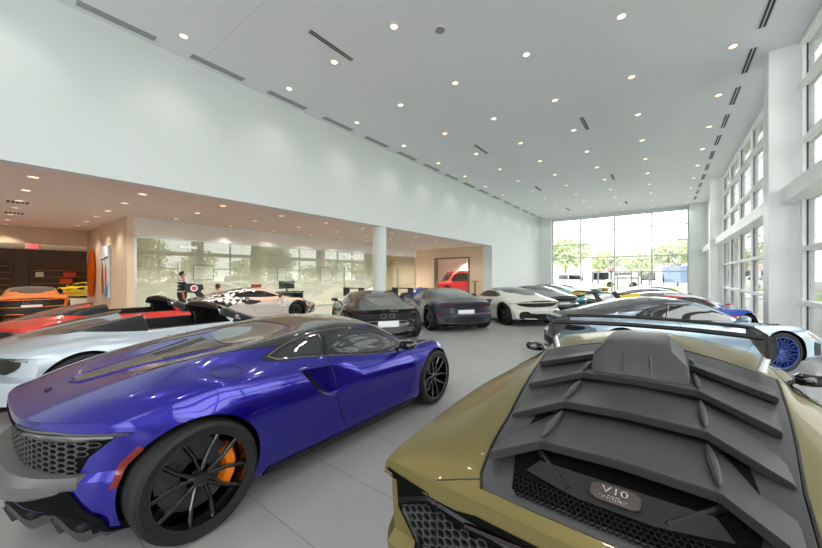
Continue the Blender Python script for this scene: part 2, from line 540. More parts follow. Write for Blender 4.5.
# wheels: local axle along y, outer face towards side s
def wheel_meshes(r, w, spokes, style, key):
    k = ('wheel', key)
    if k in CACHE: return CACHE[k]
    bm = bmesh.new(); rw = r*.785
    prof = [(rw, -w*.46), (r*.90, -w*.5), (r*.965, -w*.46), (r*.995, -w*.36), (r, 0), (r*.995, w*.36), (r*.965, w*.46), (r*.90, w*.5), (rw, w*.46), (rw*.985, w*.40), (rw*.97, 0), (rw*.985, -w*.40)]
    lathe(bm, prof, 64, 'Y', close=True)
    for gy in (-.22, -.07, .09, .24):     # tread grooves
        lathe(bm, [(r*1.0005, gy*w), (r*1.0012, gy*w+.004), (r*1.0005, gy*w+.008)], 64, 'Y', close=True)
    ty = bm_mesh(bm, 'wheel_tyre')
    bm = bmesh.new()                        # rim, outer face at +y
    f = w*.44
    lathe(bm, [(rw*1.01, f), (rw*1.0, f+.006), (rw*.955, f+.004), (rw*.94, f-.02), (rw*.92, f-.07), (rw*.90, -f), (rw*.99, -f), (rw*.99, f)], 64, 'Y', close=True)
    hub = rw*.17
    lathe(bm, [(hub*1.1, f-.10), (hub*1.1, f-.035), (hub*.9, f-.02), (hub*.55, f-.018), (hub*.5, f-.026), (0, f-.026)], 32, 'Y')
    def spoke(a0, r0, a1, r1, w0, w1, d0, d1, th=.022):
        v = []
        for (a, q, ww, d) in ((a0, r0, w0, d0), (a1, r1, w1, d1)):
            c = Vector((math.cos(a)*q, d, math.sin(a)*q)); t = Vector((-math.sin(a), 0, math.cos(a)))
            v.append([bm.verts.new(c+t*ww*.5-Vector((0,th*.35,0))), bm.verts.new(c+t*ww*.22), bm.verts.new(c-t*ww*.22), bm.verts.new(c-t*ww*.5-Vector((0,th*.35,0))), bm.verts.new(c-t*ww*.4-Vector((0,th*1.5,0))), bm.verts.new(c+t*ww*.4-Vector((0,th*1.5,0)))])
        for i in range(6): bm.faces.new((v[0][i], v[0][(i+1)%6], v[1][(i+1)%6], v[1][i]))
        bm.faces.new(v[0]); bm.faces.new(v[1][::-1])
    for i in range(spokes):
        a = 2*PI*i/spokes + PI/2
        da = PI/spokes
        if style == 'vee':      # paired spokes fanning out to the rim
            for s in (-1, 1):
                spoke(a+s*da*.18, hub*.9, a+s*da*.46, rw*.62, rw*.10, rw*.085, f-.03, f-.012)
                spoke(a+s*da*.46, rw*.60, a+s*da*.60, rw*.955, rw*.085, rw*.105, f-.012, f-.004)
        elif style == 'mesh':   # Y spokes crossing like netting
            spoke(a, hub*.9, a, rw*.55, rw*.07, rw*.06, f-.035, f-.012)
            for s in (-1, 1):
                spoke(a, rw*.53, a+s*da*.75, rw*.955, rw*.055, rw*.06, f-.012, f-.002)
                spoke(a, hub*1.2, a+s*da*.95, rw*.62, rw*.03, rw*.045, f-.035, f-.014)
        else:
            spoke(a, hub*.9, a, rw*.955, rw*.16, rw*.13, f-.03, f-.004)
    rim = bm_mesh(bm, 'rim', True, 30)
    bm = bmesh.new()
    lathe(bm, [(rw*.30, f-.115), (rw*.78, f-.115), (rw*.78, f-.145), (rw*.30, f-.145)], 48, 'Y', close=True)
    for i in range(40):
        a = 2*PI*i/40
        lathe(bm, [(.005, f-.1145), (.0, f-.1145)], 6, 'Y', (math.cos(a)*rw*(.5+.06*(i%4)), 0, math.sin(a)*rw*(.5+.06*(i%4))), mi=0)
    disc = bm_mesh(bm, 'brake_disc')
    bm = bmesh.new()                        # caliper: arc block at the front side of the hub
    n = 14; A0, A1 = R(-30), R(34); ri, ro = rw*.56, rw*.86
    for t in range(n):
        a, b = A0+(A1-A0)*t/n, A0+(A1-A0)*(t+1)/n
        e = .012*math.sin(PI*t/n)
        bul = .010 if t in (3,4,5,8,9,10) else 0
        vs = []
        for aa in (a, b):
            for rr_, d in ((ri, f-.085), (ri+.012, f-.062-.0), (ro-.02, f-.058+bul*.6), (ro, f-.085), (ro, f-.16), (ri, f-.16)):
                vs.append(bm.verts.new((math.cos(aa)*rr_, d, math.sin(aa)*rr_)))
        for i in range(6): bm.faces.new((vs[i], vs[(i+1)%6], vs[6+(i+1)%6], vs[6+i]))
        if t == 0: bm.faces.new(vs[:6])
        if t == n-1: bm.faces.new(vs[6:])
    bmesh.ops.remove_doubles(bm, verts=bm.verts[:], dist=1e-5)
    cal = bm_mesh(bm, 'brake_caliper')
    CACHE[k] = (ty, rim, disc, cal)
    return CACHE[k]

CACHE = {}
def with_mat(me, m, key):
    k = ('wm', me.name, m.name)
    if k not in CACHE:
        c = me.copy(); c.materials.clear(); c.materials.append(m); CACHE[k] = c
    return CACHE[k]

def add_wheel(root, x, y, r, w, spokes, style, rim_m, cal_m, side):
    """the caliper sits towards the car's middle"""
    ty, rim, disc, cal = wheel_meshes(r, w, spokes, style, (round(r,3), w, spokes, style))
    wo = link('wheel', with_mat(ty, M_tyre, 0), root); wo.location = (x, y, r)
    if side < 0: wo.rotation_euler = (0, 0, PI)
    for nme, me, m in (('rim', rim, rim_m), ('brake_disc', disc, M_disc), ('brake_caliper', cal, cal_m)):
        o = link(nme, with_mat(me, m, 0), wo)
        if nme == 'brake_caliper':
            ang = 0 if (x < 1) else PI      # rear caliper in front of the axle, front caliper behind
            if side < 0: ang = PI - ang
            o.rotation_euler = (0, ang, 0)
    return wo

def mirror_mesh(side):
    k = ('mirror', side)
    if k in CACHE: return CACHE[k]
    bm = bmesh.new()
    sec = [(-.07, .0), (-.045, .055), (.02, .065), (.075, .03), (.085, -.02), (.02, -.05), (-.05, -.04)]
    ring = []
    for t, sc in ((0, .6), (.03, .9), (.10, 1), (.17, .85), (.20, .35)):
        ring.append([bm.verts.new((p[0]*sc - t*.15, side*t, p[1]*sc + t*.1)) for p in sec])
    for i in range(4):
        for j in range(7): bm.faces.new((ring[i][j], ring[i][(j+1)%7], ring[i+1][(j+1)%7], ring[i+1][j]))
    bm.faces.new(ring[0]); bm.faces.new(ring[-1])
    tube(bm, [(.02, -side*.10, -.06), (0, side*.06, 0)], [.014, .018], 8)
    CACHE[k] = bm_mesh(bm, 'mirror', True, 50)
    return CACHE[k]

# ------------------------------------------------------------------ generic car types -> list of (part, mesh, material or 'paint', parent index)
def both(parts, name, fn, m):
    for s in (1, -1): parts.append((name, fn(s), m))

def blade(x0, x1, y, z, th=.02, sweep=.04, name='wing', droop=0.):
    bm = bmesh.new(); n = 17; rg = []
    for i in range(n):
        t = -1+2*i/(n-1); yy = y*t; dx = -sweep*t*t; dz = -droop*t*t
        prof = [(x0, .0), (x0+.02, th*.5), ((x0+x1)/2, th), (x1, th*.2), (x1, -th*.1), ((x0+x1)/2, -th*.2)]
        rg.append([bm.verts.new((px+dx, yy, z+pz+dz+(x0-px)*.15)) for px, pz in prof])
    for i in range(n-1):
        for j in range(6): bm.faces.new((rg[i][j], rg[i][(j+1)%6], rg[i+1][(j+1)%6], rg[i+1][j]))
    bm.faces.new(rg[0]); bm.faces.new(rg[-1])
    return bm_mesh(bm, name)

def seat_mesh():
    if 'seat' in CACHE: return CACHE['seat']
    bm = bmesh.new()
    prof = [(.62,.30),(.62,.44),(.95,.50),(1.02,.44),(1.0,.30)]
    for s in (1,):
        prism(bm, [(.28,.36),(.36,.42),(.22,.92),(.24,1.0),(.16,1.04),(.10,1.0),(.12,.88),(.20,.40)], lambda p, q: (p[0]+.45, (-.2 if q else .2)*(1 if p[1] < .8 else .6), p[1]))
        prism(bm, [(.25,.28),(.30,.42),(.75,.46),(.80,.40),(.76,.28)], lambda p, q: (p[0]+.45, (-.22 if q else .22), p[1]))
        for sy in (-1, 1):
            prism(bm, [(.26,.42),(.36,.46),(.27,.82),(.20,.80)], lambda p, q: (p[0]+.48, sy*(.2 if q else .14), p[1]))
    bmesh.ops.bevel(bm, geom=bm.edges[:], offset=.012, segments=2, affect='EDGES')
    CACHE['seat'] = bm_mesh(bm, 'seat')
    return CACHE['seat']

def car_parts(kind):
    k = ('parts', kind)
    if k in CACHE: return CACHE[k]
    sp = base_spec(); wb = 2.64; rr, rf = .357, .33
    y, z = sp['y'], sp['z']
    if kind == 'gt':
        z[8] = [.85,.93,1.02,1.10,1.165,1.19,1.15,1.02,.88,.77,.69,.59,.50]
        z[7] = [.84,.915,1.0,1.07,1.12,1.14,1.09,.95,.83,.75,.67,.57,.485]
        z[6] = [.83,.87,.89,.88,.86,.85,.83,.81,.79,.755,.67,.56,.475]
        z[5] = [.80,.84,.85,.83,.79,.76,.75,.75,.765,.77,.67,.54,.45]
        y[7] = [.42,.46,.50,.54,.58,.60,.61,.62,.58,.46,.42,.32,.18]
        sp['tail'] = (.45,2.6,.42); y[4][0] = .86; y[3][0] = .82; y[5][0] = .80; y[2][0] = .72
    elif kind in ('coupe', 'coupe_dark', 'racer', 'racer_low', 'hyper'):
        z[8] = [.83,.90,.99,1.08,1.155,1.185,1.145,1.01,.87,.765,.68,.585,.495]
        z[7] = [.82,.875,.95,1.03,1.09,1.12,1.08,.945,.825,.75,.67,.575,.49]
        sp['tail'] = (.50,2.6,.42); y[4][0] = .84; y[3][0] = .80; y[5][0] = .78; y[2][0] = .72
    if kind not in ('suv', 'wagon'):
        y[1][0:2] = [.74,.80]; y[2][0:2] = [.82,.88]; y[3][0:2] = [.87,.91]; y[4][0:2] = [.89,.95]; y[5][0:2] = [.83,.88]
        sp['tail'] = (.36,3.,.42)
    if kind == 'hyper':
        for r_, v in ((2, (.94,.90,.84)), (3, (.95,.91,.86)), (4, (.95,.91,.85)), (5, (.86,.80,.70))): y[r_][-3:] = v
        z[5][-3:] = (.74,.66,.56); z[4][-3:] = (.60,.55,.50); z[6][-3:] = (.70,.62,.53); z[7][-3:] = (.69,.61,.53); z[8][-3:] = (.69,.61,.535); z[3][-3:] = (.42,.40,.38)
        sp['nose'] = (.34,2.4,2.9)
    if kind == 'closed':
        z[8] = [.80,.86,.92,1.0,1.12,1.17,1.14,1.0,.86,.755,.67,.575,.49]
        sp['tail'] = (.55,2.6,.42); y[4][0] = .84; y[3][0] = .80; y[5][0] = .78; y[2][0] = .72
    elif kind in ('suv', 'wagon'):
        wb = 2.75; rr = rf = .38
        S = [-.85,-.7,-.3,0,.4,1.0,1.6,2.0,2.35,2.6,2.75,3.2,3.55]
        hi = 1.92 if kind == 'suv' else 1.66
        y = [None, [.80]*12+[.7], [.90]*12+[.80], [.94]*12+[.84], [.95,.96,.97,.98,.96,.95,.95,.95,.95,.97,.97,.95,.84],
             [.93]*12+[.82], [.90]*8+[.88,.86,.84,.80,.72], [.74,.76,.77,.78,.78,.78,.77,.75,.74,.70,.66,.6,.5], None]
        rz = [hi-.22,hi-.06,hi-.03,hi-.02,hi-.01,hi,hi-.01,hi-.04]
        z = [[.30]*13, [.30]*13, [.42]*13, [.62]*13, [.82]*12+[.78], [1.0]*9+[1.02,1.02,1.0,.9], [1.08]*9+[1.07,1.06,1.04,.95],
             rz+[1.40 if kind=='suv' else 1.28,1.14,1.10,1.07,.98], [q+.03 for q in rz]+[1.46 if kind=='suv' else 1.34,1.16,1.12,1.09,1.0]]
        sp = dict(S=S, y=y, z=z, tail=(.06,2.,0.), nose=(.12,2.,2.9), T=[0,.3,.4,.6,.6,.4,.3,.5,1])
    me = loft(sp, kind+'_body'); bv = bvh_of(me)
    P = []
    if kind in ('suv', 'wagon'):
        me = arches(me, wb, .43, .43, .62, .40, .40)
        me = finish(me); P.append(('body', me, 'paint', -1))
        t = 1.92 if kind == 'suv' else 1.66
        both(P, 'side_window', lambda s: patch(bv, [(-.62,1.14),(-.58,t-.14),(.55,t-.12),(.55,1.14)], 'side', s), M_glass)
        both(P, 'side_window', lambda s: patch(bv, [(.63,1.14),(.63,t-.12),(1.9,t-.15),(2.42,1.16)], 'side', s), M_glass)
        P.append(('windshield', patch(bv, [(-.66,1.12),(.66,1.12),(.60,t-.12),(-.60,t-.12)], 'front'), M_glass))
        P.append(('rear_window', patch(bv, [(-.62,1.16),(.62,1.16),(.56,t-.14),(-.56,t-.14)], 'rear'), M_glass))
        P.append(('grille', patch(bv, [(-.45,.66),(.45,.66),(.48,.90),(-.48,.90)], 'front', off=.006), M_black))
        both(P, 'headlight', lambda s: patch(bv, [(s*.52,.78),(s*.74,.78),(s*.74,.95),(s*.52,.95)], 'front', off=.008), M_lens)
        both(P, 'tail_light', lambda s: patch(bv, [(s*.72,.85),(s*.88,.85),(s*.87,1.08),(s*.74,1.08)], 'rear', off=.006), M_lampred)
        P.append(('bumper', patch(bv, [(-.84,.40),(.84,.40),(.86,.60),(-.86,.60)], 'front', off=.01), M_black))
        P.append(('number_plate', box_mesh([((-.89,0,.78),(.02,.34,.15))]), M_white))
        if kind == 'suv':
            bm = bmesh.new()
            for s in (1,-1):
                tube(bm, [(-.5,s*.66,1.95),(-.45,s*.66,2.0),(1.7,s*.66,2.0),(1.75,s*.66,1.94)], .02)
            for xx in (-.2,.4,1.0,1.5): tube(bm, [(xx,-.66,2.0),(xx,.66,2.0)], .015)
            P.append(('roof_rack', bm_mesh(bm, 'roof_rack'), M_black))
        both(P, 'mirror', lambda s: tr_mesh(mirror_mesh(s), (2.2, s*.93, 1.12)), M_black)
        CACHE[k] = (P, wb, rr, rf, .80, .80); return CACHE[k]
    me = arches(me, wb, .385, .36, .58, .36, .335)
    # door scoop
    def scoop(me, s):
        bm = bmesh.new()
        o = [(.74,.80),(1.10,.76),(1.75,.70),(1.12,.56),(.98,.56),(.86,.64)]
        dep = [.80,.83,1.0,.88,.82,.78]
        A = [bm.verts.new((p[0], s*1.3, p[1])) for p in o]; B = [bm.verts.new((p[0], s*d, p[1])) for p, d in zip(o, dep)]
        bm.faces.new(A); bm.faces.new(B[::-1])
        for i in range(6): bm.faces.new((A[i],B[i],B[(i+1)%6],A[(i+1)%6]))
        bmesh.ops.triangulate(bm, faces=bm.faces[:])
        c = bm_mesh(bm, 'cut', False); c.materials.append(M_recess_shade)
        return boolean(me, c)
    if kind in ('spider',):
        # open cockpit with the roof stowed; the cut follows the underside of the windscreen
        c = prism_cut([(.42,.60),(.42,.70),(.62,1.3),(1.50,1.3),(1.50,1.075),(1.70,1.02),(2.0,.86),(2.0,.5),(.42,.5)], 'side', -.60, .60, M_dark_int)
        me = boolean(me, c)
        c = prism_cut([(.60,.88),(.60,1.4),(1.56,1.4),(1.50,1.05),(1.64,.88)], 'side', -1.2, 1.2, M_dark_int)
        me = boolean(me, c)
        bvp = bv
    finish(me); P.append(('body', me, 'paint', -1))
    hdr = 1.56
    P.append(('windshield', patch(bv, smooth_poly([(hdr,.54),(1.9,.585),(2.2,.54),(2.28,.3),(2.30,0),(2.28,-.3),(2.2,-.54),(1.9,-.585),(hdr,-.54),(hdr+.03,0)],1), 'top'), M_glass))
    if kind == 'spider':
        both(P, 'buttress_side', lambda s: patch(bv, [(.0,.925),(.30,.895),(.598,.872),(.598,1.06),(.35,1.01),(.12,.965)], 'side', s, off=.005), M_gloss)
        both(P, 'air_intake', lambda s: patch(bv, smooth_poly([(.70,.80),(1.0,.78),(1.45,.70),(1.06,.60),(.82,.62)],1), 'side', s), M_black)
        both(P, 'windshield_pillar', lambda s: patch(bv, [(1.50,s*.50),(1.50,s*.70),(1.9,s*.745),(2.2,s*.71),(2.32,s*.60),(2.2,s*.50),(1.9,s*.56)], 'top', off=.005), M_gloss)
        P.append(('windshield_header', seam(bv, [(1.545,-.60),(1.56,-.3),(1.565,0),(1.56,.3),(1.545,.60)], 'top', r=.030), M_gloss))
        both(P, 'buttress', lambda s: patch(bv, smooth_poly([(-.30,s*.36),(-.05,s*.60),(.40,s*.68),(.59,s*.68),(.59,s*.34),(.40,s*.36)],1), 'top', off=.004), M_gloss)
        P.append(('engine_cover', patch(bv, smooth_poly([(-.45,.10),(-.42,.2),(.25,.32),(.38,.2),(.38,-.2),(.25,-.32),(-.42,-.2),(-.45,-.10)],1), 'top'), M_carbon))
        both(P, 'side_window', lambda s: patch(bv, [(1.66,.88),(1.72,.95),(2.0,.855),(1.75,.835)], 'side', s), M_glass)
        for s in (1, -1):
            P.append(('seat', tr_mesh(seat_mesh(), (.0, s*.34, -.12)), 'seat'))
        bm = bmesh.new(); 
        tube(bm, [(1.52+.05*math.cos(a)*.6, .34+.17*math.cos(a), .80+.17*math.sin(a)) for a in np.linspace(0, 2*PI, 24, endpoint=False)], .014, 8, True)
        P.append(('steering_wheel', bm_mesh(bm, 'steering_wheel'), M_black))
    else:
        wp = smooth_poly([(.48,.90),(.66,.99),(.95,1.055),(1.3,1.075),(1.52,1.04),(1.8,.945),(2.04,.845),(1.6,.835),(1.2,.845),(.8,.866)],1)
        both(P, 'side_window', lambda s: patch(bv, wp, 'side', s, step=.04), M_glass)
        both(P, 'window_pillar', lambda s: seam(bv, [(.86,.855),(.98,1.07)], 'side', s, r=.014), M_gloss)
        if kind == 'gt':
            P.append(('rear_window', patch(bv, smooth_poly([(-.46,.30),(-.2,.42),(.5,.46),(.86,.42),(.90,0),(.86,-.42),(.5,-.46),(-.2,-.42),(-.46,-.30),(-.50,0)],1), 'top'), M_glass2))
        elif kind == 'closed':
            P.append(('rear_window', patch(bv, smooth_poly([(.52,.36),(.84,.44),(.86,0),(.84,-.44),(.52,-.36),(.50,0)],1), 'top'), M_glass2))
            P.append(('engine_cover', patch(bv, smooth_poly([(-.45,.10),(-.42,.2),(.25,.32),(.38,.2),(.38,-.2),(.25,-.32),(-.42,-.2),(-.45,-.10)],1), 'top'), M_carbon))
        else:
            P.append(('rear_window', patch(bv, smooth_poly([(-.15,.18),(.1,.34),(.5,.46),(.84,.47),(.88,0),(.84,-.47),(.5,-.46),(.1,-.34),(-.15,-.18),(-.2,0)],1), 'top'), M_glass2))
            if kind in ('coupe', 'coupe_dark'):
                P.append(('roof', patch(bv, smooth_poly([(1.58,.40),(1.52,.60),(1.2,.635),(.8,.62),(.45,.57),(.2,.46),(.2,-.46),(.45,-.57),(.8,-.62),(1.2,-.635),(1.52,-.60),(1.58,-.40)],1), 'top', off=.0015), P_carb))
            both(P, 'roof_glass', lambda s: patch(bv, smooth_poly([(.94,s*.10),(.94,s*.46),(1.3,s*.5),(1.48,s*.46),(1.48,s*.10)],1), 'top'), M_glass)
        if kind != 'hyper':
            both(P, 'air_intake', lambda s: patch(bv, smooth_poly([(.70,.80),(1.0,.78),(1.45,.70),(1.06,.60),(.82,.62)],1), 'side', s), M_black)
    both(P, 'door_seam', lambda s: seam(bv, [(1.02,.83),(1.04,.6),(1.2,.28),(2.0,.26),(2.16,.5),(2.06,.80)], 'side', s, r=.0035), M_black)
    # rear end
    if kind == 'gt':
        P.append(('tail_light', patch(bv, smooth_poly([(-.80,.72),(-.76,.79),(-.3,.80),(0,.80),(.3,.80),(.76,.79),(.80,.72),(.4,.70),(0,.69),(-.4,.70)],1), 'rear', off=.006), M_black))
        both(P, 'tail_lamp_strip', lambda s: patch(bv, [(s*.40,.765),(s*.74,.765),(s*.76,.745),(s*.40,.745)], 'rear', off=.012), M_lampred)
        P.append(('rear_bumper', patch(bv, smooth_poly([(-.62,.26),(-.66,.40),(-.3,.44),(.3,.44),(.66,.40),(.62,.26)],1), 'rear', off=.006), M_black))
        ex = [(.52,.37),(-.52,.37)]; pl = .55
        both(P, 'side_reflector', lambda s: patch(bv, [(s*.66,.47),(s*.80,.48),(s*.80,.51),(s*.66,.50)], 'rear', off=.008), M_lampred)
    elif kind == 'closed' or kind == 'spider':
        P.append(('rear_grille', patch(bv, smooth_poly([(-.72,.60),(-.76,.72),(-.3,.75),(.3,.75),(.76,.72),(.72,.60),(.5,.52),(-.5,.52)],1), 'rear', off=.006), M_black))
        both(P, 'tail_light', lambda s: patch(bv, [(s*.46,.73),(s*.80,.70),(s*.80,.68),(s*.46,.71)], 'rear', off=.012), M_lens if kind == 'spider' else M_lampred)
        P.append(('rear_bumper', patch(bv, smooth_poly([(-.66,.22),(-.68,.34),(-.3,.40),(.3,.40),(.68,.34),(.66,.22)],1), 'rear', off=.006), M_carbon))
        P.append(('rear_valance', patch(bv, smooth_poly([(-.56,.40),(-.50,.53),(.50,.53),(.56,.40),(.3,.385),(-.3,.385)],1), 'rear', off=.010), mat('valance_grey', (132,134,138), .3, .5)))
        ex = [(.10,.64),(-.10,.64)]; pl = .46
    else:
        P.append(('rear_grille', patch(bv, smooth_poly([(-.72,.66),(-.76,.74),(-.4,.80),(.4,.80),(.76,.74),(.72,.66),(.4,.60),(-.4,.60)] if kind != 'coupe_dark' else [(-.74,.30),(-.80,.60),(-.82,.74),(-.5,.80),(.5,.80),(.82,.74),(.80,.60),(.74,.30)],1), 'rear', off=.006), M_black))
        both(P, 'tail_light', lambda s: patch(bv, [(s*.44,.735),(s*.74,.715),(s*.74,.70),(s*.44,.72)], 'rear', off=.012), M_lampred)
        P.append(('rear_bumper', patch(bv, smooth_poly([(-.70,.20),(-.74,.44),(-.5,.50),(-.36,.40),(.36,.40),(.5,.50),(.74,.44),(.70,.20)],1), 'rear', off=.006), M_black))
        ex = [(.14,.68),(-.14,.68)]; pl = .50
    hd = caster(bv, 'rear')
    for (ey, ez) in ex:
        h, n = hd((ey, ez)); bm = bmesh.new()
        lathe(bm, [(.055,h.x-.03),(.062,h.x-.03),(.062,h.x+.06),(.04,h.x+.06),(.045,h.x-.01)], 24, 'X', (0,ey,ez), close=True)
        P.append(('exhaust_tip', bm_mesh(bm, 'exhaust_tip'), M_silver))
    h, n = hd((0, pl))
    P.append(('number_plate', box_mesh([((h.x-.012,0,pl),(.012,.50,.14))], .004), M_white))
    bm = bmesh.new()
    box(bm, (-.50,0,.17), (.34,1.2,.02), bev=.005)
    for q in (-.5,-.25,0,.25,.5): box(bm, (-.48,q,.20), (.32,.015,.09), bev=.003)
    P.append(('diffuser', bm_mesh(bm, 'diffuser'), M_black))
    # front end
    both(P, 'headlight', lambda s: patch(bv, smooth_poly([(2.95,s*.62),(3.28,s*.66),(3.34,s*.55),(3.05,s*.48)],1), 'top', off=.004), M_lens)
    P.append(('front_intake', patch(bv, smooth_poly([(-.44,.20),(-.36,.30),(.36,.30),(.44,.20)],1), 'front', off=.006), M_black))
    zm = .60 if kind == 'hyper' else .50
    both(P, 'side_marker', lambda s: patch(bv, [(3.02,zm),(3.14,zm-.02),(3.14,zm-.05),(3.02,zm-.03)], 'side', s, off=.006, step=.02), M_amber)
    if kind == 'hyper':
        P.append(('roof', patch(bv, smooth_poly([(1.56,.40),(1.50,.60),(1.2,.655),(.8,.66),(.4,.64),(.0,.58),(-.45,.50),(-.60,.3),(-.60,-.3),(-.45,-.50),(.0,-.58),(.4,-.64),(.8,-.66),(1.2,-.655),(1.50,-.60),(1.56,-.40)],1), 'top', off=.002), mat('satin_dark_roof', (58,59,62), .38, coat=.25)))
        both(P, 'corner_vent', lambda s: patch(bv, [(3.16,.28),(3.16,.50),(3.30,.46),(3.30,.28)], 'side', s, off=.006, step=.03), M_black)
        both(P, 'window_frame', lambda s: patch(bv, smooth_poly([(.30,.88),(.66,1.03),(.95,1.085),(1.3,1.10),(1.55,1.06),(1.85,.95),(2.14,.825),(1.6,.815),(1.2,.825),(.8,.846)],1), 'side', s, off=.0015, step=.04), M_gloss)
        def louv(s):
            cs = caster(bv, 'top'); bm = bmesh.new(); prev = None
            for i in range(4):
                h, n = cs((2.45+i*.075, s*.76)); q = n.to_track_quat('Z', 'Y').to_matrix().to_4x4()
                box(bm, (0,0,0), (.035,.20,.014), M=Matrix.Translation(h) @ q)
            return bm_mesh(bm, 'fender_louvres', False)
        both(P, 'fender_louvres', louv, M_black)
    both(P, 'mirror', lambda s: tr_mesh(mirror_mesh(s), (1.98, s*.86, .86)), 'mirror')
    if kind in ('racer', 'racer_low'):
        P.append(('rear_wing', blade(-.42,-.75,.86,1.22 if kind == 'racer' else 1.13,.03,.0), 'wing'))
        for s in (1, -1):
            bm = bmesh.new(); prism(bm, [(-.85,1.08),(-.85,1.32),(-.40,1.32),(-.36,1.18),(-.5,1.04)] if kind == 'racer' else [(-.86,1.09),(-.86,1.15),(-.40,1.20),(-.34,1.14),(-.5,1.05)], lambda p, q: (p[0], s*(.87 if q else .855), p[1]))
            P.append(('wing_endplate', bm_mesh(bm, 'wing_endplate', False), 'endplate'))
            bm = bmesh.new(); prism(bm, [(-.20,.85),(-.38,.85),(-.62,1.20),(-.5,1.22)], lambda p, q: (p[0], s*(.36 if q else .345), p[1]))
            P.append(('wing_support', bm_mesh(bm, 'wing_support', False), M_black))
    CACHE[k] = (P, wb, rr, rf, .82, .82)
    return CACHE[k]

def tr_mesh(me, t):
    c = me.copy(); c.transform(Matrix.Translation(t)); return c

def make_car(kind, loc, heading, label, group, p, rim=None, cal=None, style='vee', spokes=5, over=None, cat='car', name='sports_car', skip=()):
    P, wb, rr, rf, tr, tf = car_parts(kind)
    root = empty(name, loc, heading, label, cat, group)
    over = over or {}
    for e in P:
        nm, me, m = e[0], e[1], e[2]
        if nm in skip: continue
        mm = over.get(nm) or (p if m == 'paint' else m)
        if isinstance(mm, str): mm = {'seat': M_dark_int, 'mirror': p, 'wing': M_black, 'endplate': M_black}[mm]
        k = ('pm', kind, id(me), mm.name)
        if k not in CACHE:
            c = me.copy()
            if nm == 'body': c.materials[0] = mm
            else:
                c.materials.clear(); c.materials.append(mm)
            CACHE[k] = c
        link(nm, CACHE[k], root)
    for x, r, w, t in ((0, rr, .30, tr), (wb, rf, .24, tf)):
        for s in (1, -1): add_wheel(root, x, s*t, r, w, spokes, style, rim or M_gloss, cal or M_black, s)
    return root

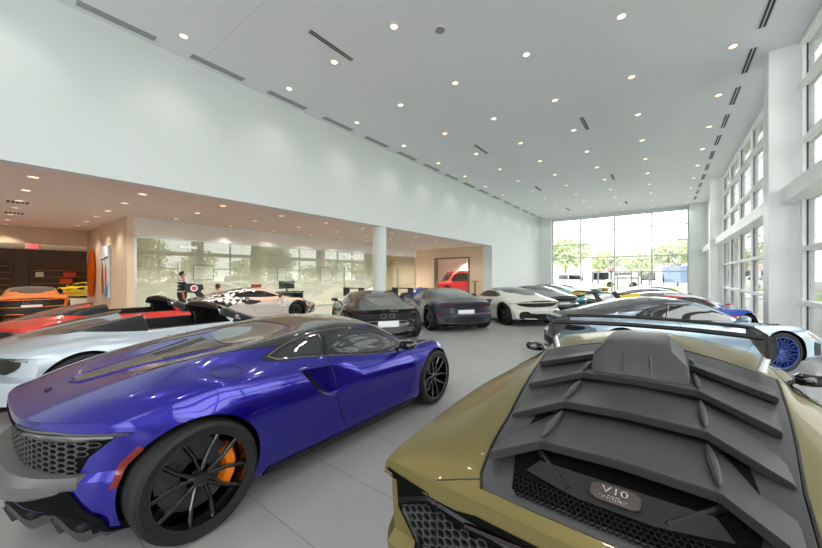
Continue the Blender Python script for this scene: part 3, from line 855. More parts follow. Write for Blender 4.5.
# ------------------------------------------------------------------ the blue coupe in front
def blue_coupe(loc, heading):
    sp = base_spec(); y_, z_ = sp['y'], sp['z']
    S2 = [-.70,-.42,0,.5,.98,1.38,1.78,2.10,2.34,2.68,3.0,3.35,3.6]
    sp['S'] = [-.70]+S0[1:]; sp['Sr'] = {6: S2, 7: S2, 8: S2}
    z_[8] = [.80,.875,.935,.975,1.08,1.135,1.11,.985,.86,.755,.67,.575,.49]
    z_[7] = [.80,.885,.98,1.035,1.075,1.095,1.05,.92,.81,.745,.665,.57,.485]
    z_[6] = [.80,.88,.935,.935,.90,.845,.79,.765,.765,.745,.67,.56,.475]
    z_[5] = [.785,.835,.875,.858,.81,.765,.735,.74,.755,.765,.67,.54,.45]
    y_[1][0:2] = [.72,.80]; z_[1][0:2] = [.20,.16]; z_[0][0:2] = [.20,.15]; z_[2][0:2] = [.26,.24]; y_[2][0:2] = [.80,.88]; y_[3][0:2] = [.80,.90]; y_[4][0:2] = [.86,.95]; y_[5][0:2] = [.80,.87]; y_[6][0:2] = [.66,.72]
    sp['tail'] = (.66,3.3,.42)
    sp['tzy'] = lambda q, a: (.15*max(0., min(1., (.74-a)/.12)) if q < .29 else (-.01 if q < .5 else (.03 if q < .73 else 0)))
    me = loft(sp, 'blue_body', nst=90, sub=6, K=20); bv = bvh_of(me)
    root = empty('sports_car', loc, heading, 'metallic ultraviolet blue coupe with black roof and orange brake calipers, nearest on the left', 'car', 'sports cars on the showroom floor')
    full = me.copy()
    me = arches(me, 2.64, .375, .355, .58, .352, .33)
    for s in (1, -1):       # door intake channel
        bm = bmesh.new()
        o = [(.735,.825),(.86,.815),(1.02,.80),(1.9,.735),(1.62,.655),(1.16,.575),(1.06,.548),(.97,.575),(.82,.70)]
        dep = [.775,.78,.79,.955,.935,.865,.83,.79,.775]
        A = [bm.verts.new((q[0], s*1.3, q[1])) for q in o]; B = [bm.verts.new((q[0], s*d, q[1])) for q, d in zip(o, dep)]
        bm.faces.new(A); fs = [bm.faces.new(B[::-1])]
        for i in range(len(o)): bm.faces.new((A[i],B[i],B[(i+1)%len(o)],A[(i+1)%len(o)]))
        bmesh.ops.triangulate(bm, faces=bm.faces[:])
        c = bm_mesh(bm, 'cut', False); c.materials.append(P_blue)
        me = boolean(me, c)
    # engine vent channel in the rear deck
    finish(me); me.materials[0] = P_blue
    link('body', me, root)
    def add(nm, m_, mt, par=root): return link(nm, m_, par, mt)
    # black roof with its flying buttresses reaching back onto the deck
    half = [(1.80,.45),(1.80,.60),(1.40,.668),(1.0,.675),(.62,.655),(.30,.56),(-.02,.46),(-.22,.40),(-.18,.36),(.12,.40),(.52,.40),(.96,.42),(1.06,.22)]
    roof = smooth_poly(half+[(x, -y) for x, y in half[::-1]], 2)
    add('roof', patch(bv, roof, 'top', off=.004, step=.035), P_carb)
    for s in (1, -1): add('windshield_pillar', patch(bv, [(1.74,s*.55),(1.74,s*.64),(2.05,s*.675),(2.30,s*.64),(2.32,s*.58),(2.05,s*.61)], 'top', off=.006, step=.03), P_carb)
    add('windshield', patch(bv, smooth_poly([(1.80,.52),(2.05,.585),(2.32,.54),(2.40,.3),(2.42,0),(2.40,-.3),(2.32,-.54),(2.05,-.585),(1.80,-.52),(1.82,0)],1), 'top'), M_glass)
    add('rear_window', patch(bv, smooth_poly([(.52,.10),(.56,.37),(.90,.40),(1.04,.20),(1.04,-.20),(.90,-.40),(.56,-.37),(.52,-.10)],2), 'top', off=.005, step=.03), M_rearglass)
    add('engine_cover', patch(bv, smooth_poly([(-.42,.03),(-.40,-.09),(-.05,-.13),(.36,-.30),(.50,-.36),(.50,.36),(.36,.30),(-.05,.13),(-.40,.09)],1), 'top', off=.004, step=.03), M_carbon)
    cs = caster(bv, 'top')
    for s in (1, -1):       # perforated heat vent rows
        bm = bmesh.new()
        for i in range(16):
            for j in range(5):
                h, n = cs((.06+i*.027, s*(.06+j*.018+i*.0095)))
                q = n.to_track_quat('Z', 'Y').to_matrix().to_4x4()
                box(bm, (0,0,0), (.016,.011,.006), M=Matrix.Translation(h+n*.004) @ q)
        add('heat_vent', bm_mesh(bm, 'heat_vent', False), M_black)
    add('vent_edge', seam(bv, [(-.44,.0),(-.41,.10),(-.05,.145),(.36,.315)], 'top', r=.009), P_blue)
    add('vent_edge', seam(bv, [(-.44,.0),(-.41,-.10),(-.05,-.145),(.36,-.315)], 'top', r=.009), P_blue)
    h, n = cs((-.54, 0)); bm = bmesh.new(); box(bm, (h.x,h.y,h.z+.004), (.035,.045,.012), bev=.004)
    add('rear_camera', bm_mesh(bm, 'rear_camera'), M_black)
    for s in (1, -1):
        add('window_frame', patch(bv, smooth_poly([(.42,.925),(.70,1.02),(1.0,1.085),(1.4,1.10),(1.76,1.045),(2.02,.925),(2.24,.775),(2.16,.745),(1.75,.765),(1.4,.818),(.95,.888)],1), 'side', s, off=.0015, step=.03), M_gloss)
        add('door_window', patch(bv, smooth_poly([(1.10,.885),(1.13,1.03),(1.25,1.05),(1.5,1.04),(1.72,.99),(1.96,.885),(2.13,.785),(2.06,.755),(1.75,.785),(1.4,.835)],1), 'side', s, step=.03), M_sideglass)
        add('quarter_window', patch(bv, smooth_poly([(.56,.935),(.72,.985),(.95,1.03),(1.065,1.035),(1.04,.895),(.8,.925)],1), 'side', s, step=.03), M_sideglass)
        add('window_surround', seam(bv, smooth_poly([(.50,.935),(.70,1.005),(1.0,1.065),(1.4,1.075),(1.72,1.015),(1.99,.90),(2.20,.765),(1.75,.765),(1.4,.818),(.95,.89)],1), 'side', s, r=.007, close=True), M_carbon)
        add('window_pillar', seam(bv, [(1.06,.875),(1.09,1.055)], 'side', s, r=.017), M_gloss)
        add('door_seam', seam(bv, [(1.08,.87),(1.06,.80),(1.08,.55),(1.20,.22),(2.05,.22),(2.2,.42),(2.2,.66),(2.12,.74)], 'side', s, r=.0035), M_black)
        add('sill_shadow_strip', patch(bv, [(.42,.15),(.46,.195),(1.2,.185),(2.24,.185),(2.26,.15),(1.2,.14)], 'side', s, off=.012), M_black)  # thin black strip stands for the shadow under the sill
        add('intake_lip', tube_mesh([(.735,s*.872,.825),(.80,s*.90,.71),(.88,s*.915,.635),(.97,s*.915,.575),(1.06,s*.905,.548)], .009), M_gloss)
        add('intake_duct', quad_mesh([(.742,s*.868,.82),(.80,s*.885,.71),(.97,s*.90,.58),(1.03,s*.835,.57),(.90,s*.79,.68),(.82,s*.785,.80)]), M_black)
        cy, cz, cr = .10, .70, .085
        add('side_marker', patch(bv, [(-.40,.44),(-.352,.56),(-.285,.64),(-.26,.62),(-.325,.54),(-.37,.43)], 'side', s, off=.006, step=.02), M_lampred)
        add('front_marker', patch(bv, [(3.02,.50),(3.04,.60),(3.07,.60),(3.06,.49)], 'side', s, off=.006, step=.02), M_amber)
        add('headlight', patch(bv, smooth_poly([(2.95,s*.62),(3.28,s*.66),(3.34,s*.55),(3.05,s*.48)],1), 'top', off=.004), M_lens)
        add('fender_vent', fender_vents(bv, s), M_black)
        add('mirror', tr_mesh(mirror_mesh(s), (2.02, s*.88, .82)), M_gloss)
    # fuel flap ring on the right haunch
    ring = [(.22+.10*math.cos(a), -.775+.085*math.sin(a)) for a in np.linspace(0, 2*PI, 36, endpoint=False)]
    add('fuel_flap', seam(bv, ring, 'top', r=.003, close=True), M_black)
    # rear end
    def rp(p, nm, m_, off=.004, step=.03): return add(nm, patch(bv, p, 'rear', off=off, step=step), m_)
    rp([(-.66,.50),(-.70,.60),(-.80,.715),(-.40,.75),(0,.755),(.40,.75),(.80,.715),(.70,.60),(.66,.50),(.45,.40),(0,.36),(-.45,.40)], 'rear_panel', M_recess_shade, .004)
    add('mesh_grille', hexmesh(bv, [(-.645,.515),(-.68,.60),(-.765,.69),(-.40,.705),(0,.71),(.40,.705),(.765,.69),(.68,.60),(.645,.515),(.45,.51),(-.45,.51)], 'rear', cell=.034, off=.012), M_matt)
    for s in (1, -1):
        rp(smooth_poly([(s*.36,.738),(s*.60,.738),(s*.815,.716),(s*.70,.700),(s*.42,.700)],1), 'tail_light', M_lens, .016, .025)
        add('lamp_bezel', seam(bv, [(s*.30,.752),(s*.60,.748),(s*.83,.716),(s*.68,.694),(s*.36,.696)], 'rear', r=.009), M_matt)
    # grey lower bumper, a lofted strip standing proud of the tail
    bm = bmesh.new(); rg = []
    for i in range(33):
        yy = -.70+1.40*i/32
        a = abs(yy); u_ = a/.70
        xb = -.70+.66*a**3.3
        zt = .55-.03*u_; zb = .29+.15*u_**1.6; dz = zt-zb; q_ = 1-.8*u_**4
        prof = [(xb+.06,zt),(xb-.045*q_,zt-.05*dz),(xb-.075*q_,zt-.35*dz),(xb-.06*q_,zt-.8*dz),(xb+.0,zb),(xb+.10,zb+.01)]
        rg.append([bm.verts.new((px, yy, pz)) for px, pz in prof])
    for i in range(32):
        for j in range(6): bm.faces.new((rg[i][j], rg[i][(j+1)%6], rg[i+1][(j+1)%6], rg[i+1][j]))
    bm.faces.new(rg[0]); bm.faces.new(rg[-1])
    add('rear_bumper', bm_mesh(bm, 'rear_bumper', True, 30), mat('satin_grey_bumper', (92,93,94), .4))
    rp([(-.79,.16),(-.78,.25),(-.72,.36),(-.67,.45),(0,.42),(.67,.45),(.72,.36),(.78,.25),(.79,.16)], 'bumper_gap_shade', M_recess_shade, .012)  # dark sheet painted for the shade in the gap under the bumper
    bm = bmesh.new(); rg = []
    for i in range(41):
        yy = -.74+1.48*i/40; a = abs(yy); xb = -.63+.42*a
        zb = .125+.035*math.cos(yy*PI*2/.37)
        if a > .68: zb = .16
        rg.append([bm.verts.new(p) for p in ((xb-.09,yy,zb+.055),(xb-.08,yy,zb),(xb+.34,yy,.12),(xb+.34,yy,.14))])
    for i in range(40):
        for j in range(4): bm.faces.new((rg[i][j], rg[i][(j+1)%4], rg[i+1][(j+1)%4], rg[i+1][j]))
    bm.faces.new(rg[0]); bm.faces.new(rg[-1])
    df = add('diffuser', bm_mesh(bm, 'diffuser', True, 30), mat('dark_grey_diffuser', (58,58,60), .4))
    for q in (-.555,-.37,-.185,0,.185,.37,.555):
        a = abs(q); xb = -.63+.42*a; bm = bmesh.new()
        prism(bm, [(xb-.095,.185),(xb-.06,.085),(xb+.22,.10),(xb+.25,.2)], lambda p_, k_: (p_[0], q+(.008 if k_ else -.008), p_[1]))
        link('diffuser_fin', bm_mesh(bm, 'diffuser_fin', False), df, MATS['dark_grey_diffuser'])
    for q in (-.09, .09):
        bm = bmesh.new(); lathe(bm, [(.045,-.665),(.052,-.665),(.052,-.6),(.04,-.6)], 24, 'X', (0,q,.60), close=True)
        add('exhaust_tip', bm_mesh(bm, 'exhaust_tip'), M_silver)
    bm = bmesh.new()
    tube(bm, [(1.50+.06*math.sin(a), .36+.17*math.cos(a), .86+.15*math.sin(a)) for a in np.linspace(0, 2*PI, 24, endpoint=False)], .014, 8, True)
    cal = mat('orange_caliper', (250,128,8), .35, coat=.5)
    for x, r, w, t in ((0, .348, .29, .825), (2.64, .328, .245, .825)):
        for s in (1, -1): add_wheel(root, x, s*t, r, w, 5, 'vee', M_gloss, cal, s)
    return root

def tube_mesh(pts, r, n=8):
    bm = bmesh.new(); tube(bm, pts, r, n); return bm_mesh(bm, 'tube')
def quad_mesh(pts):
    bm = bmesh.new(); f = bm.faces.new([bm.verts.new(p) for p in pts])
    bmesh.ops.solidify(bm, geom=[f], thickness=.004); return bm_mesh(bm, 'panel', False)
def fender_vents(bv, s):
    cs = caster(bv, 'top'); bm = bmesh.new()
    for i in range(3):
        h, n = cs((2.50+i*.07, s*.74)); q = n.to_track_quat('Z', 'Y').to_matrix().to_4x4()
        prism(bm, [(-.02,-.055),(.015,-.05),(.04,.055),(.0,.05)], lambda p_, k_: Matrix.Translation(h) @ q @ Vector((p_[0], p_[1], .006 if k_ else -.006)))
    return bm_mesh(bm, 'fender_vent', False)

M_rearglass = mat('rear_screen_glass', (92,104,104), .05, coat=1, spec=.8)
M_sideglass = mat('side_window_glass', (26,29,34), .03, coat=1, spec=.9)

# ------------------------------------------------------------------ the olive off-road coupe under the camera
def olive_coupe(loc):
    S = [.955,1.02,1.2,1.5,2.0,2.4,2.73,3.0,3.3,3.6,4.0,4.4,4.8,5.0]
    y = [None,
     [.64,.70,.80,.86,.88,.88,.88,.88,.88,.88,.88,.86,.74,.6],
     [.70,.76,.84,.90,.92,.90,.90,.90,.91,.93,.94,.92,.78,.64],
     [.75,.80,.86,.91,.92,.90,.89,.89,.90,.92,.94,.92,.78,.62],
     [.77,.79,.82,.85,.87,.865,.86,.865,.87,.89,.91,.88,.72,.52],
     [.75,.76,.775,.79,.80,.80,.80,.805,.81,.83,.86,.82,.64,.44],
     [.52,.53,.545,.57,.60,.645,.68,.70,.70,.71,.70,.62,.46,.30],
     [.355,.365,.40,.43,.52,.57,.615,.62,.61,.605,.60,.46,.32,.2],
     None]
    z = [[.30]*14, [.30]*14, [.38]*14, [.54]*14, [.73,.735,.74,.74,.74,.73,.73,.73,.73,.72,.70,.62,.52,.46],
     [.862,.872,.875,.885,.895,.885,.88,.87,.865,.86,.82,.72,.58,.5],
     [.845,.885,.93,.955,.965,.955,.945,.935,.925,.90,.83,.73,.60,.53],
     [.848,.90,.945,.965,.98,.985,.995,1.01,1.03,1.0,.88,.75,.62,.54],
     [.85,.895,.93,.97,1.02,1.06,1.095,1.125,1.13,1.09,.93,.77,.63,.55]]
    sp = dict(S=S, y=y, z=z, tail=(.05,2.,1.6), nose=(.5,2.,4.2), T=[0,.4,.6,.7,.6,.45,.3,.3,1],
              tailz=lambda q: (.0 if q > .80 else (.05 if q > .55 else .0)))
    me = loft(sp, 'olive_body', nst=110, sub=6, K=20); bv = bvh_of(me)
    root = empty('offroad_sports_car', (loc[0], loc[1], 0), R(90), 'satin olive green off-road supercar with black engine louvres and roof bars, nearest on the right', 'car', 'sports cars on the showroom floor')
    piv = Matrix.Translation((-loc[1], 0, 0))
    me.transform(Matrix.Identity(4))
    for xx in (1.62, 4.02):
        for s in (1, -1):
            bm = bmesh.new(); lathe(bm, [(.385, s*.60), (.385, s*1.4)], 56, 'Y', (xx, 0, .37)); c = bm_mesh(bm, 'cut', False); c.materials.append(M_recess_shade); me = boolean(me, c)
    finish(me, 28); me.materials[0] = P_olive
    def add(nm, m_, mt, par=root):
        if par is root: m_.transform(piv)
        else: m_.transform(piv)
        return link(nm, m_, par, mt)
    link_me = me; link_me.transform(piv); link('body', link_me, root)
    # plate under the louvres
    edge = [(1.005,.352),(1.05,.375),(1.2,.398),(1.43,.425),(1.79,.485),(2.2,.545),(2.55,.59),(2.73,.61)]
    poly = [(a, b) for a, b in edge] + [(2.80,.40),(2.84,0),(2.80,-.40)] + [(a, -b) for a, b in edge[::-1]] + [(1.0,-.2),(1.0,0),(1.0,.2)]
    add('engine_lid', patch(bv, poly, 'top', off=.004, step=.04), M_matt)
    add('lid_gap', seam(bv, [(a, b+.008) for a, b in edge]+[(2.82,.40),(2.86,0),(2.82,-.40)]+[(a, -b-.008) for a, b in edge[::-1]], 'top', r=.006), M_black)
    # dark patch paints the louvres' shade over the engine bay; badge below
    add('engine_bay_shade', patch(bv, [(1.035,.27),(1.25,.33),(1.55,.33),(1.55,-.33),(1.25,-.33),(1.035,-.27)], 'top', off=.007, step=.04), M_recess_shade)
    add('engine_mesh', hexmesh(bv, [(1.03,.26),(1.085,.28),(1.085,-.28),(1.03,-.26)], 'top', cell=.017, off=.012, stretch=1.2), mat('engine_mesh_black', (9,9,10), .6, spec=.2))
    # rear edges of the four louvre slats: centre height, bend, swept tips
    E_ = [dict(bx=1.205, bd=.232, bz=1.000, tx=1.05, td=.357, tz=.985),
          dict(bx=1.53, bd=.226, bz=1.045, tx=1.42, td=.415, tz=.98),
          dict(bx=1.97, bd=.236, bz=1.065, tx=1.78, td=.457, tz=1.012),
          dict(bx=2.38, bd=.236, bz=1.09, tx=2.20, td=.525, tz=1.03),
          dict(bx=2.66, bd=.236, bz=1.115, tx=2.60, td=.585, tz=1.035)]
    def edge_pts(e, dx=0, dz=0, k=1.):
        return [Vector((e['tx']+dx, e['td']*k, e['tz']+dz)), Vector((e['bx']+dx, e['bd'], e['bz']+dz)), Vector((e['bx']+.012+dx, 0, e['bz']+.004+dz)),
                Vector((e['bx']+dx, -e['bd'], e['bz']+dz)), Vector((e['tx']+dx, -e['td']*k, e['tz']+dz))]
    th = .034
    for i in range(4):
        e, f = E_[i], E_[i+1]
        A = edge_pts(e); B = edge_pts(f, .03, -.052, 1.0)
        bm = bmesh.new()
        C_ = [p+Vector((.012,0,-th)) for p in A]; D = [p+Vector((0,0,-.012)) for p in B]
        rows = [[bm.verts.new(p) for p in q] for q in (C_, A, B, D)]
        for r_ in range(4):
            X_, Y_ = rows[r_], rows[(r_+1) % 4]
            for j in range(4): bm.faces.new((X_[j], X_[j+1], Y_[j+1], Y_[j]))
        bm.faces.new([r_[0] for r_ in rows]); bm.faces.new([r_[4] for r_ in rows][::-1])
        bmesh.ops.recalc_face_normals(bm, faces=bm.faces[:])
        bmesh.ops.bevel(bm, geom=bm.edges[:], offset=.004, segments=2, affect='EDGES')
        sl = add('louvre_slat', bm_mesh(bm, 'louvre_slat', True, 30), M_matt)
        if i < 3 or True:
            for s in (1, -1):           # teardrop fin at each bend
                a = Vector((e['bx']+.03, s*(e['bd']+.004), e['bz'])); b = Vector((f['bx']+.0, s*(f['bd']+.004), f['bz']-.045))
                d = b-a; bm = bmesh.new()
                n_ = 9
                tube(bm, [a+d*(t/(n_-1))*.92+Vector((0,0,.006)) for t in range(n_)], [.003,.008,.0115,.013,.0135,.013,.0115,.009,.006], 10)
                link('slat_fin', tm(bm_mesh(bm, 'slat_fin'), piv), sl, M_matt)
    # roof scoop
    bm = bmesh.new()
    prof = [(-.216,0),(-.212,.05),(-.205,.082),(-.142,.158),(-.125,.166),(-.045,.168),(.045,.168),(.125,.166),(.142,.158),(.205,.082),(.212,.05),(.216,0)]
    rg = []
    for xx, zz, k, hh in ((2.055,1.045,1.,.04),(2.065,1.047,1.,.20),(2.125,1.06,1.,.90),(2.145,1.065,1.,.98),(2.19,1.067,1.,1.),(2.38,1.08,.98,.98),(2.58,1.095,.95,.80),(2.72,1.105,.92,.55)):
        rg.append([bm.verts.new((xx, p[0]*k, zz-.02+(p[1]+.02)*hh)) for p in prof])
    for i in range(len(rg)-1):
        for j in range(len(prof)-1): bm.faces.new((rg[i][j], rg[i][j+1], rg[i+1][j+1], rg[i+1][j]))
    for g in (rg[0], rg[-1]): bm.faces.new(g)
    for i in range(len(rg)-1): bm.faces.new((rg[i][0], rg[i+1][0], rg[i+1][-1], rg[i][-1]))
    sc_ = add('roof_scoop', bm_mesh(bm, 'roof_scoop', True, 24), M_matt)
    for yy in (-.045, .045):
        bm = bmesh.new(); tube(bm, [(2.07,yy*1.4,1.075),(2.10,yy*1.25,1.145),(2.145,yy*1.1,1.202),(2.20,yy,1.212),(2.4,yy,1.222),(2.56,yy,1.19)], [.004,.010,.012,.010,.009,.005], 8)
        link('scoop_rib', tm(bm_mesh(bm, 'scoop_rib'), piv), sc_, M_matt)
    # hexagonal engine plate with lettering
    bm = bmesh.new()
    prism(bm, [(-.085,-.028),(-.085,.020),(-.06,.040),(.06,.040),(.085,.020),(.085,-.028),(.062,-.042),(-.062,-.042)], lambda p, k_: (p[0], p[1], .008 if k_ else -.012))
    bmesh.ops.bevel(bm, geom=bm.edges[:], offset=.003, segments=1, affect='EDGES')
    pm = Matrix.Translation((1.125, 0, .943)) @ Matrix.Rotation(R(-90), 4, 'Z') @ Matrix.Rotation(R(16), 4, 'X') @ Matrix.Scale(.74, 4)
    a_ = bm_mesh(bm, 'engine_plate', False); a_.transform(pm)
    bmf = bmesh.new()
    prism(bmf, [(-.12,-.07),(-.20,-.055),(-.34,-.02),(-.30,.06),(.30,.06),(.34,-.02),(.20,-.055),(.12,-.07)], lambda p, k_: (p[0], p[1], -.004 if k_ else -.02))
    cv = bm_mesh(bmf, 'engine_cover', False); cv.transform(pm)
    add('engine_cover', cv, mat('engine_cover_black', (10,10,11), .5))
    pl = add('engine_plate', a_, mat('engine_plate_grey', (84,74,70), .35, .5))
    tx = text_mesh('V10', .046, 'plate_lettering'); tx.transform(Matrix.Diagonal((1.25,1,1,1))); tx.transform(Matrix.Translation((0,.006,.010))); tx.transform(pm); tx.transform(piv); link('plate_lettering', tx, pl, M_silver)
    bm = bmesh.new()
    for (cx, cy, w) in ((0,-.019,.045),(0,-.026,.105),(0,-.033,.085)):
        for q in range(int(w/.009)): box(bm, (cx-w/2+q*.009+.0035, cy, .0095), (.0055,.0042,.002))
    li = bm_mesh(bm, 'plate_small_print', False); li.transform(pm); li.transform(piv); link('plate_small_print', li, pl, M_silver)
    for s in (1, -1):     # engine-bay cross braces
        add('engine_brace', tube_mesh([(1.22,s*.24,.955),(1.10,s*.12,.925)], .012), M_black)
    # roof bars
    rk = None
    for xx, zz, wd, r_ in ((2.86,1.205,.635,.016),(3.22,1.225,.60,.013)):
        bm = bmesh.new(); n_ = 17
        tube(bm, [(xx+.03*(1-(t/(n_-1)*2-1)**2), wd*(t/(n_-1)*2-1), zz+.02*(1-(t/(n_-1)*2-1)**2)) for t in range(n_)], [.012]+[r_]*(n_-2)+[.012], 12)
        rb = add('roof_bar', bm_mesh(bm, 'roof_bar'), M_black)
    for s in (1, -1):
        bm = bmesh.new()
        prism(bm, [(2.80,1.19),(2.78,1.10),(2.86,1.085),(3.02,1.11),(3.28,1.17),(3.30,1.23),(3.18,1.235),(3.0,1.205),(2.84,1.215)], lambda p, k_: (p[0], s*(.63 if k_ else .585)-(0 if p[0] < 3.1 else s*.02), p[1]))
        bmesh.ops.bevel(bm, geom=bm.edges[:], offset=.010, segments=2, affect='EDGES')
        ft = add('roof_bar_foot', bm_mesh(bm, 'roof_bar_foot'), M_black)
        for xx in (2.87,):
            bm = bmesh.new(); tube(bm, [(xx-.01,s*.575,1.00+(.02 if xx > 3 else 0)),(xx,s*.59,1.06),(xx+.01,s*.605,1.11)], [.028,.022,.020], 10)
            link('bar_mount', tm(bm_mesh(bm, 'bar_mount'), piv), ft, M_silver)
        mm = mirror_mesh(s).copy(); mm.transform(Matrix.Translation((3.12, s*.76, .93)) @ Matrix.Scale(.72, 4)); add('mirror', mm, M_gloss)
        add('side_window', patch(bv, [(2.62,.90),(2.9,.985),(3.3,1.0),(3.7,.935),(3.95,.83),(3.2,.85)], 'side', s), M_glass)
        # crease between the haunch and the deck
        add('haunch_seam', seam(bv, [(.958,s*.525),(.990,s*.525),(1.03,s*.372)], 'top', r=.003), M_black)
        add('roof_seam', seam(bv, [(2.70,s*.62),(2.66,s*.70),(2.60,s*.80)], 'top', r=.003), M_black)
        add('headlight', patch(bv, smooth_poly([(4.35,s*.60),(4.72,s*.62),(4.80,s*.5),(4.45,s*.42)],1), 'top', off=.004), M_lens)
    add('windshield', patch(bv, smooth_poly([(3.42,.52),(3.8,.56),(4.15,.5),(4.22,0),(4.15,-.5),(3.8,-.56),(3.42,-.52)],1), 'top'), M_glass)
    # rear fascia: dark slot, hexagonal grilles, diffuser
    add('rear_slot', patch(bv, [(-.73,.66),(-.748,.832),(-.56,.815),(-.50,.79),(-.36,.82),(.36,.82),(.50,.79),(.56,.815),(.748,.832),(.73,.66),(.60,.52),(-.60,.52)], 'rear', off=.005, step=.03), M_recess_shade)
    for s in (1, -1):
        add('corner_grille', hexmesh(bv, [(s*.26,.55),(s*.26,.71),(s*.58,.735),(s*.69,.69),(s*.57,.55)], 'rear', cell=.034, off=.016, stretch=1.25), M_matt)
        add('grille_frame', seam(bv, [(s*.24,.735),(s*.58,.755),(s*.725,.69),(s*.58,.525),(s*.24,.53)], 'rear', r=.012), M_black)
        add('tail_light', patch(bv, [(s*.20,.775),(s*.42,.75),(s*.42,.738),(s*.20,.758)], 'rear', off=.02, step=.02), mat('smoked_tail_lens', (34,10,11), .2, coat=1))
    bm = bmesh.new(); box(bm, (.95,0,.34), (.2,1.1,.03), bev=.008)
    for q in (-.4,-.2,0,.2,.4): box(bm, (.93,q,.38), (.2,.02,.1), bev=.004)
    add('diffuser', bm_mesh(bm, 'diffuser'), M_black)
    for q in (-.1, .1): add('exhaust_tip', ex_mesh([(q,.50)], .86, .06), M_silver)
    for xx, w in ((1.62,.29),(4.02,.25)):
        for s in (1, -1): add_wheel(root, xx-loc[1], s*.75, .36, w, 5, 'vee', M_gloss, M_black, s)
    return root
def tm(me, M): me.transform(M); return me
def ex_mesh(l, x, r):
    bm = bmesh.new()
    for q, z in l: lathe(bm, [(r*.85,x),(r,x),(r,x+.12),(r*.8,x+.12)], 28, 'X', (0,q,z), close=True)
    return bm_mesh(bm, 'exhaust')

# ------------------------------------------------------------------ the building
def struct(name, lst, m, bev=0):
    o = boxes(name, lst, m, None, bev); o['kind'] = 'structure'; return o

def tile_floor(name, c1, c2, grout, rough, sx, sy):
    m = mat(name, c1, rough); nt = m.node_tree; b = nt.nodes['Principled BSDF']
    tc = nt.nodes.new('ShaderNodeTexCoord')
    br = nt.nodes.new('ShaderNodeTexBrick'); br.offset = 0; br.inputs['Scale'].default_value = 1
    br.inputs['Brick Width'].default_value = sx; br.inputs['Row Height'].default_value = sy; br.inputs['Mortar Size'].default_value = .004
    br.inputs['Color1'].default_value = (*lin(c1), 1); br.inputs['Color2'].default_value = (*lin(c2), 1); br.inputs['Mortar'].default_value = (*lin(grout), 1)
    nt.links.new(tc.outputs['Object'], br.inputs['Vector'])
    nz = nt.nodes.new('ShaderNodeTexNoise'); nz.inputs['Scale'].default_value = 2.2; nz.inputs['Detail'].default_value = 6
    nt.links.new(tc.outputs['Object'], nz.inputs['Vector'])
    mx = nt.nodes.new('ShaderNodeMix'); mx.data_type = 'RGBA'; mx.blend_type = 'MULTIPLY'; mx.inputs['Factor'].default_value = .25
    nt.links.new(br.outputs['Color'], mx.inputs['A']); nt.links.new(nz.outputs['Color'], mx.inputs['B'])
    hs = nt.nodes.new('ShaderNodeHueSaturation'); hs.inputs['Saturation'].default_value = .35
    nt.links.new(mx.outputs['Result'], hs.inputs['Color']); nt.links.new(hs.outputs[0], b.inputs['Base Color'])
    return m
M_floor = tile_floor('pale_grey_floor_tile', (184,184,183), (178,178,177), (146,146,146), .28, 1.2, .6)
M_floor2 = tile_floor('beige_floor_tile', (198,186,170), (192,180,164), (160,148,132), .3, 1.2, .6)
M_ceil = mat('ceiling_white', (232,236,240), .9)
M_wall = mat('wall_white', (221,227,227), .8)
M_soffit = mat('soffit_lamp_warmed_white', (230,216,206), .85)  # white paint, tinted with the warmth of the downlights
M_beige = mat('beige_wall_panel', (226,206,180), .6, noise=(1.5, (218,196,168)))
M_band = mat('pale_header', (232,228,222), .8)
M_dark = mat('dark_brown_panelling', (104,84,72), .5, noise=(3., (88,70,60)))
M_frame = mat('white_aluminium', (250,251,252), .4)
M_gasket = mat('dark_gasket', (40,46,52), .5)
M_wood = mat('oak_shelf', (176,134,92), .5, noise=(6., (150,110,72)))

ZC = 6.73; ZS = 3.58; XL = -9.05; XR = 2.45; YB = 31.7; YF = -9.0
struct('floor', [bb(XL,XR+.3,YF,YB+.3,-.2,0)], M_floor)
struct('floor_showroom_side', [bb(-42,XL,YF-4,YB+.3,-.2,0)], M_floor2)
struct('ceiling', [bb(XL-.3,XR+.3,YF,YB+.3,ZC,ZC+.2)], M_ceil)
struct('ceiling_soffit', [bb(-42,XL-.3,YF-4,YB,ZS+.003,ZS+.2)], M_soffit)
struct('wall_left', [bb(XL-.3,XL,YF,20.7,ZS,ZC), bb(XL-.3,XL,20.7,YB,0,ZC), bb(XL-.62,XL-.3,20.68,21.15,0,ZS)], M_wall)
struct('trim_2', [bb(XL,XR-.5,3.29,3.305,ZC-.002,ZC+.01)], mat('ceiling_joint', (214,216,217), .9))
# back wall and its window
struct('wall_back', [bb(XL-.3,-8.08,YB-.45,YB+.3,0,ZC), bb(1.40,XR+.3,YB-.7,YB+.3,0,ZC), bb(-8.08,1.40,YB,YB+.3,6.52,ZC)], M_wall)
def window(n, frames, gaskets, panes, glass):
    w = boxes('window_%d' % n, frames, M_frame if n != 1 else mat('shaded_white_aluminium', (205,211,215), .4), bev=0); w['kind'] = 'structure'  # back window: same white frames, painted greyer as shade against the sky
    if gaskets: boxes('gasket', gaskets, M_gasket, w)
    for p in panes: boxes('pane', [p], glass, w)
    return w
VX = [-8.05,-5.78,-3.27,-.79,1.37]; HZ = [.06,1.93,3.14,4.28,5.45,6.49]
fr = [bb(x-.045,x+.045,YB+.02,YB+.16,0,6.52) for x in VX]+[bb(-8.05,1.37,YB+.03,YB+.15,z-.04,z+.04) for z in HZ]
fr += [bb(x-.06,x+.06,YB,YB+.12,0,1.93) for x in (-5.6,-4.85,-4.45,-3.45,-3.05,-2.1,-1.65,-.95)]
gk = [bb(x-.05,x-.045,YB+.08,YB+.10,0,6.5) for x in VX]+[bb(x+.045,x+.05,YB+.08,YB+.10,0,6.5) for x in VX]
